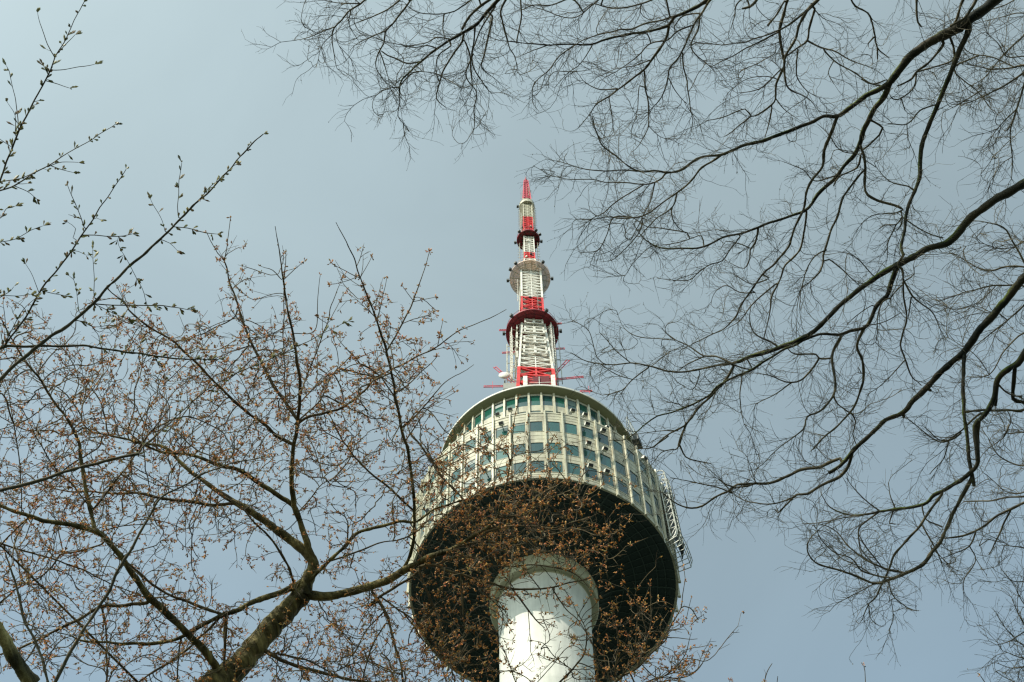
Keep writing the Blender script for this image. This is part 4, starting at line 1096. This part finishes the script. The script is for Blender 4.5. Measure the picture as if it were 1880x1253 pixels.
def build_tree(kind, name, label, dist, dspread, trunk_pt, base, mats, g, buds=None, trunk_r=.2, limb_w=7, group=None, wmul=1.0, nmul=1.0):
    """one tree: trunk, every big limb, the twigs and the buds are parts of one thing standing at `base`"""
    root = thing(kind, base, label, 'tree')
    sk = skeleton(name, dist, dspread, wmul); twigs = Pile(); tp = np.array(trunk_pt, float)
    u = dist / FOC
    # trunk from the ground up to the crown
    bs = np.array(base, float); mid = bs * .5 + tp * .5 + np.array([rng.uniform(-.15, .15), rng.uniform(-.15, .15), 0])
    P = catmull(np.array([[*bs - [0, 0, .3], 0], [*(bs * .8 + mid * .2), 0], [*mid, 0], [*tp, 0]]), 99)[:, :3]
    tt = np.linspace(0, 1, 24); s0 = np.linspace(0, 1, 4); Q = np.array([bs - [0, 0, .4], bs * .7 + mid * .3, mid, tp])
    P = np.stack([np.interp(tt, s0, Q[:, j]) for j in range(3)], 1)
    V, F = tube(P, trunk_r * (1.25 - .35 * tt + .5 * np.exp(-tt * 14)), 14, .03); T = Pile(); T.add(V, F)
    T.link('trunk', mats[0], root)
    for s_ in sk:
        P, w_ = s_['P'], s_['w'].copy()
        if s_['root']:                                    # limb enters from outside the picture: carry it back to the trunk
            p0 = P[0]; n = 14; t = np.linspace(0, 1, n)[:-1, None]
            c1 = tp * .35 + p0 * .65 + np.array([0, 0, .12 * np.linalg.norm(tp - p0) * (1 if name != 'cherry' else 0)])
            C = (1 - t) ** 2 * tp + 2 * t * (1 - t) * c1 + t * t * p0
            P = np.vstack([C, P]); r0 = s_['w'][0]; w_ = np.r_[r0 * (1.6 - .6 * t[:, 0]), w_]
        r_ = w_ * u / 2; mx = s_['w'].max()
        ns = 16 if mx > 25 else 10 if mx > 9 else 7 if mx > 4.5 else 4
        V, F = tube(P, r_, ns, .035 if mx > 9 else .06 if mx > 4 else 0)
        if mx >= limb_w: L = Pile(); L.add(V, F); L.link('limb', mats[0] if mx > 8 else mats[0], root)
        else: twigs.add(V, F)
    att = attractors(sk, dist, g['dens'] * nmul, g['sig'], g['sigd'], g.get('wmax', 10), g.get('blobs', ()), g.get('wlow', 0))
    ns, pos, par, dr, W = grow(sk, att, dist, g.get('step', 8), g.get('di', 70), g.get('dk', 9), g.get('iters', 40), g.get('inertia', .9), g.get('seedw', 9), g.get('jit', .15), 0.0, g.get('wlow', 0))
    lev = [np.nonzero(W < g.get('shootw', 6))[0], np.arange(ns, len(pos))]      # nodes of the traced limbs, nodes grown so far
    for src, p_, lo, hi, an, cv in g.get('shoots', ()):
        n0 = len(pos); pool = np.concatenate([lev[k] for k in src if k < len(lev)])
        pos, par, dr = shoots(pool, pos, par, dr, g.get('sstep', 8) * u, p_, lo, hi, an, cv, g.get('sjit', .08)); lev.append(np.arange(n0, len(pos)))
    V, F, tips = twig_mesh(ns, pos, par, dr, W, dist, g.get('wmin', 1.0), g.get('wk', .35), g.get('wcap', 3.0))
    twigs.add(V, F); twigs.link('twigs', mats[1], root)
    if buds:
        idx = np.nonzero((np.arange(len(pos)) >= ns) & (tips <= buds.get('tips', 6)) & (rng.random(len(pos)) < buds['prob'] * np.where(tips == 1, 1.7, .75)))[0]
        BP = [pos[idx]]; BD = [dr[idx]]
        for s_ in sk:
            k = np.nonzero((s_['w'] < buds.get('w', 3.2)) & (rng.random(len(s_['w'])) < buds['line']))[0]
            if len(k) and len(s_['P']) > 2:
                T = np.gradient(s_['P'], axis=0); T /= np.linalg.norm(T, axis=1, keepdims=True) + 1e-9
                BP.append(s_['P'][k]); BD.append(T[k])
                if buds.get('alt'):                      # one bud at every node, on alternating sides
                    k = np.arange(1, len(s_['P']) - 1, 2); k = k[(s_['w'][k] < 4) & (rng.random(len(k)) < .85)]; sd = np.cross(T[k], FWD) * (((k // 2) % 2) * 2 - 1)[:, None]
                    BP.append(s_['P'][k]); BD.append(T[k] * .8 + sd * .75)
            if s_['w'][-1] < 3: BP.append(s_['P'][-1:].repeat(2, 0)); t_ = s_['P'][-1] - s_['P'][-2]; BD.append((t_ / np.linalg.norm(t_))[None].repeat(2, 0))
        V, F = buds_mesh(np.vstack(BP), np.vstack(BD), *buds['n'], buds['L'], buds['W'], buds['spread'], buds.get('fwd', .8), buds.get('clump', True))
        B = Pile(); B.add(V, F); bo = B.link('buds', mats[2], root, False); bo['kind'] = 'stuff'
    print(name, 'limbs', len(sk), 'att', len(att), 'nodes', len(pos))
    return root

def rings(mt, d, k, bump):
    # lenticel bands: noise stretched round the stem
    t = mt.node_tree; L = t.links; tc = t.nodes['Texture Coordinate']; p = t.nodes['Principled BSDF']; N = t.nodes.new
    dot = N('ShaderNodeVectorMath'); dot.operation = 'DOT_PRODUCT'; dot.inputs[1].default_value = d; L.new(tc.outputs['Object'], dot.inputs[0])
    cb = N('ShaderNodeCombineXYZ'); sc = N('ShaderNodeMath'); sc.operation = 'MULTIPLY'; sc.inputs[1].default_value = k; L.new(dot.outputs['Value'], sc.inputs[0])
    v = N('ShaderNodeVectorMath'); v.operation = 'SCALE'; v.inputs[0].default_value = d; L.new(sc.outputs[0], v.inputs['Scale'])
    ad = N('ShaderNodeVectorMath'); ad.operation = 'ADD'; L.new(tc.outputs['Object'], ad.inputs[0]); L.new(v.outputs[0], ad.inputs[1])
    n = N('ShaderNodeTexNoise'); n.inputs['Scale'].default_value = 8; n.inputs['Detail'].default_value = 6; L.new(ad.outputs[0], n.inputs['Vector'])
    b = N('ShaderNodeBump'); b.inputs['Strength'].default_value = bump; b.inputs['Distance'].default_value = .02; L.new(n.outputs['Fac'], b.inputs['Height'])
    old = p.inputs['Normal'].links[0].from_node; L.new(old.outputs[0], b.inputs['Normal']); L.new(b.outputs[0], p.inputs['Normal'])
    r = N('ShaderNodeMapRange'); r.inputs[1].default_value = .4; r.inputs[2].default_value = .65; r.inputs[3].default_value = .45; r.inputs[4].default_value = 1.25; L.new(n.outputs['Fac'], r.inputs[0])
    src = p.inputs['Base Color'].links[0].from_socket; m_ = N('ShaderNodeVectorMath'); m_.operation = 'SCALE'; L.new(src, m_.inputs[0]); L.new(r.outputs[0], m_.inputs['Scale']); L.new(m_.outputs[0], p.inputs['Base Color'])
    return mt
K_ch = bark('cherry_bark', (0.055, 0.050, 0.020), (0.27, 0.225, 0.09), scale=7, bump=.6)
K_cht = bark('cherry_twig', (0.055, 0.042, 0.022), (0.15, 0.115, 0.06), scale=9, bump=0)
K_near = bark('young_bark', (0.05, 0.045, 0.026), (0.10, 0.085, 0.05), scale=12, bump=.3)
K_ze = bark('grey_bark', (0.012, 0.015, 0.011), (0.055, 0.046, 0.028), moss=(0.10, 0.13, 0.015), scale=5, bump=.6)
K_zet = bark('fine_twig', (0.045, 0.042, 0.028), (0.13, 0.11, 0.065), scale=9, bump=0)
B_ch = island_mat('russet_bud', [(0.12, 0.07, 0.012), (0.62, 0.20, 0.03), (0.32, 0.16, 0.025), (0.66, 0.28, 0.05), (0.22, 0.20, 0.035), (0.58, 0.15, 0.06)])
B_near = island_mat('olive_bud', [(0.05, 0.06, 0.02), (0.26, 0.24, 0.05), (0.22, 0.11, 0.04), (0.09, 0.11, 0.03), (0.34, 0.27, 0.07)])
B_ze = island_mat('tiny_bud', [(0.10, 0.09, 0.03), (0.20, 0.14, 0.05), (0.10, 0.13, 0.04)])

rings(K_ch, (0.62, 0.25, 0.74), 5.0, .9)
build_tree('cherry_tree', 'cherry', 'cherry tree with thick forked trunk rising left of the tower, russet buds across its crown',
    7.6, 1.3, unproj(330, 1330, 7.6), (-3.0, 4.7, 0), (K_ch, K_cht, B_ch),
    dict(dens=.75, sig=34, sigd=.32, wmax=9, step=8, di=75, dk=12, iters=34, inertia=.6, jit=.08, wlow=2.1, shootw=5, sjit=.06, shoots=(((0,), .13, 4, 9, .75, .03), ((0, 1, 2), .20, 2, 5, .7, .04), ((1, 2, 3), .22, 1, 2, .8, .03)), wmin=.75, wk=.33, wcap=3.2,
         blobs=((60, 720, 70, 90, 260), (180, 700, 90, 60, 260), (300, 780, 110, 60, 420), (130, 900, 110, 70, 300), (80, 1100, 70, 90, 260), (230, 1130, 120, 80, 320),
                (400, 700, 70, 70, 300), (500, 680, 70, 45, 200), (460, 820, 110, 50, 350), (350, 930, 110, 40, 300), (600, 790, 60, 80, 220), (700, 720, 55, 50, 150), (780, 900, 60, 60, 240),
                (870, 860, 60, 35, 150), (920, 940, 80, 40, 330), (1030, 900, 45, 45, 130), (1000, 990, 70, 30, 200), (840, 1080, 40, 60, 180), (830, 1180, 40, 50, 150), (620, 1130, 70, 50, 240), (540, 1220, 120, 40, 260),
                (700, 1220, 60, 40, 180), (850, 1230, 40, 30, 70), (360, 1210, 70, 50, 150), (1080, 1030, 30, 30, 60))),
    dict(prob=.30, line=.22, n=(2, 7), L=.0195, W=.0078, spread=.85, tips=5, w=3.5), trunk_r=.17)
build_tree('cherry_tree', 'lower', 'cherry tree showing only budding twigs across the white tower shaft',
    7.0, .9, (0.9, 4.4, 3.6), (1.0, 4.3, 0), (K_ch, K_cht, B_ch),
    dict(dens=.35, sig=26, sigd=.25, wmax=7, step=8, di=70, dk=12, iters=26, inertia=.6, jit=.08, wlow=1.7, shootw=5, sjit=.06, shoots=(((0,), .12, 3, 8, .7, .03), ((0, 1, 2), .20, 2, 4, .7, .04), ((1, 2, 3), .25, 1, 2, .8, .03)), wmin=.8, wk=.34, wcap=2.6,
         blobs=((1140, 1150, 40, 55, 120), (1210, 1190, 50, 45, 90), (1000, 1200, 60, 40, 40))),
    dict(prob=.30, line=.22, n=(2, 6), L=.018, W=.0072, spread=.75, tips=5), trunk_r=.13)
build_tree('cherry_tree', 'near', 'cherry tree with long straight budding shoots reaching from the left edge into open sky',
    4.2, .6, (-3.3, 1.5, 2.6), (-3.5, 1.4, 0), (K_near, K_near, B_near),
    dict(dens=.10, sig=20, sigd=.12, wmax=5, step=8, di=50, dk=10, iters=7, inertia=1.0, wlow=1.6, shootw=3.5, shoots=(((0,), .11, 1, 3, .8, .03),), wmin=1.2, wk=.4, wcap=2.2),
    dict(prob=.5, line=.14, n=(1, 3), L=.0215, W=.0078, spread=.32, fwd=1.0, tips=9, w=3.9, clump=False, alt=True), trunk_r=.10)
build_tree('cherry_tree', 'stub', 'cherry tree cut off by the lower left corner, one thick dark limb, long straight shoot',
    5.6, .7, (-3.3, 3.7, 3.0), (-3.6, 3.6, 0), (K_ch, K_near, B_ch),
    dict(dens=.30, sig=28, sigd=.2, wmax=8, step=8, di=60, dk=10, iters=14, inertia=.8, wlow=2, jit=.08, shoots=(((0, 1), .2, 3, 6, .7, .03), ((1, 2), .3, 1, 3, .7, .03)), wmin=1.1, wk=.4, wcap=2.5),
    dict(prob=.4, line=.1, n=(1, 3), L=.015, W=.006, spread=.6), trunk_r=.15)
ZG = dict(dens=.65, sig=36, sigd=.42, wmax=10, step=9, di=85, dk=12, iters=36, inertia=.8, jit=.08, wmin=.46, wk=.21, wcap=2.0, shootw=6.5, sjit=.13,
          shoots=(((0,), .22, 4, 10, .7, .07), ((0, 1, 2), .26, 2, 6, .7, .07), ((1, 2, 3), .48, 1, 4, .75, .07)))
ZB = dict(prob=.16, line=.05, n=(1, 2), L=.013, W=.006, spread=.8, tips=3, w=2.5)
build_tree('bare_tree', 'zelkova', 'large bare tree with mossy dark limbs sweeping from the right edge towards the tower pod',
    12.0, 2.2, (8.6, 2.2, 7.5), (8.9, 2.0, 0), (K_ze, K_zet, B_ze), ZG, ZB, trunk_r=.36, wmul=1.15)
build_tree('bare_tree', 'background', 'bare tree with pale fine twigs filling the upper right corner behind the mossy limbs',
    15.0, 1.5, (11.5, 5.0, 9.0), (11.8, 5.0, 0), (K_ze, K_zet, B_ze), dict(ZG, dens=1.0, wmin=.55, wcap=1.8), dict(ZB, prob=.16), trunk_r=.25)
build_tree('bare_tree', 'overhead', 'bare tree hanging in from the top edge above the tip of the antenna mast',
    13.0, 2.0, (1.6, -4.5, 8.5), (1.8, -5.0, 0), (K_ze, K_zet, B_ze), dict(ZG, sig=32), ZB, trunk_r=.30)
build_tree('bare_tree', 'hanging', 'bare tree hanging from the top edge beside the mossy limb, with crooked stubby twig ends',
    12.5, 1.5, (5.0, -4.0, 8.5), (5.3, -4.3, 0), (K_ze, K_zet, B_ze), dict(ZG, sig=30, dens=.6), ZB, trunk_r=.28)
build_tree('bare_tree', 'edge', 'bare tree showing only a few fine budding twigs at the lower right edge',
    12.0, 1.0, (8.2, 9.0, 6.0), (8.4, 9.0, 0), (K_ze, K_zet, B_ze), dict(ZG, dens=1.0, sig=24), dict(ZB, prob=.2), trunk_r=.22)
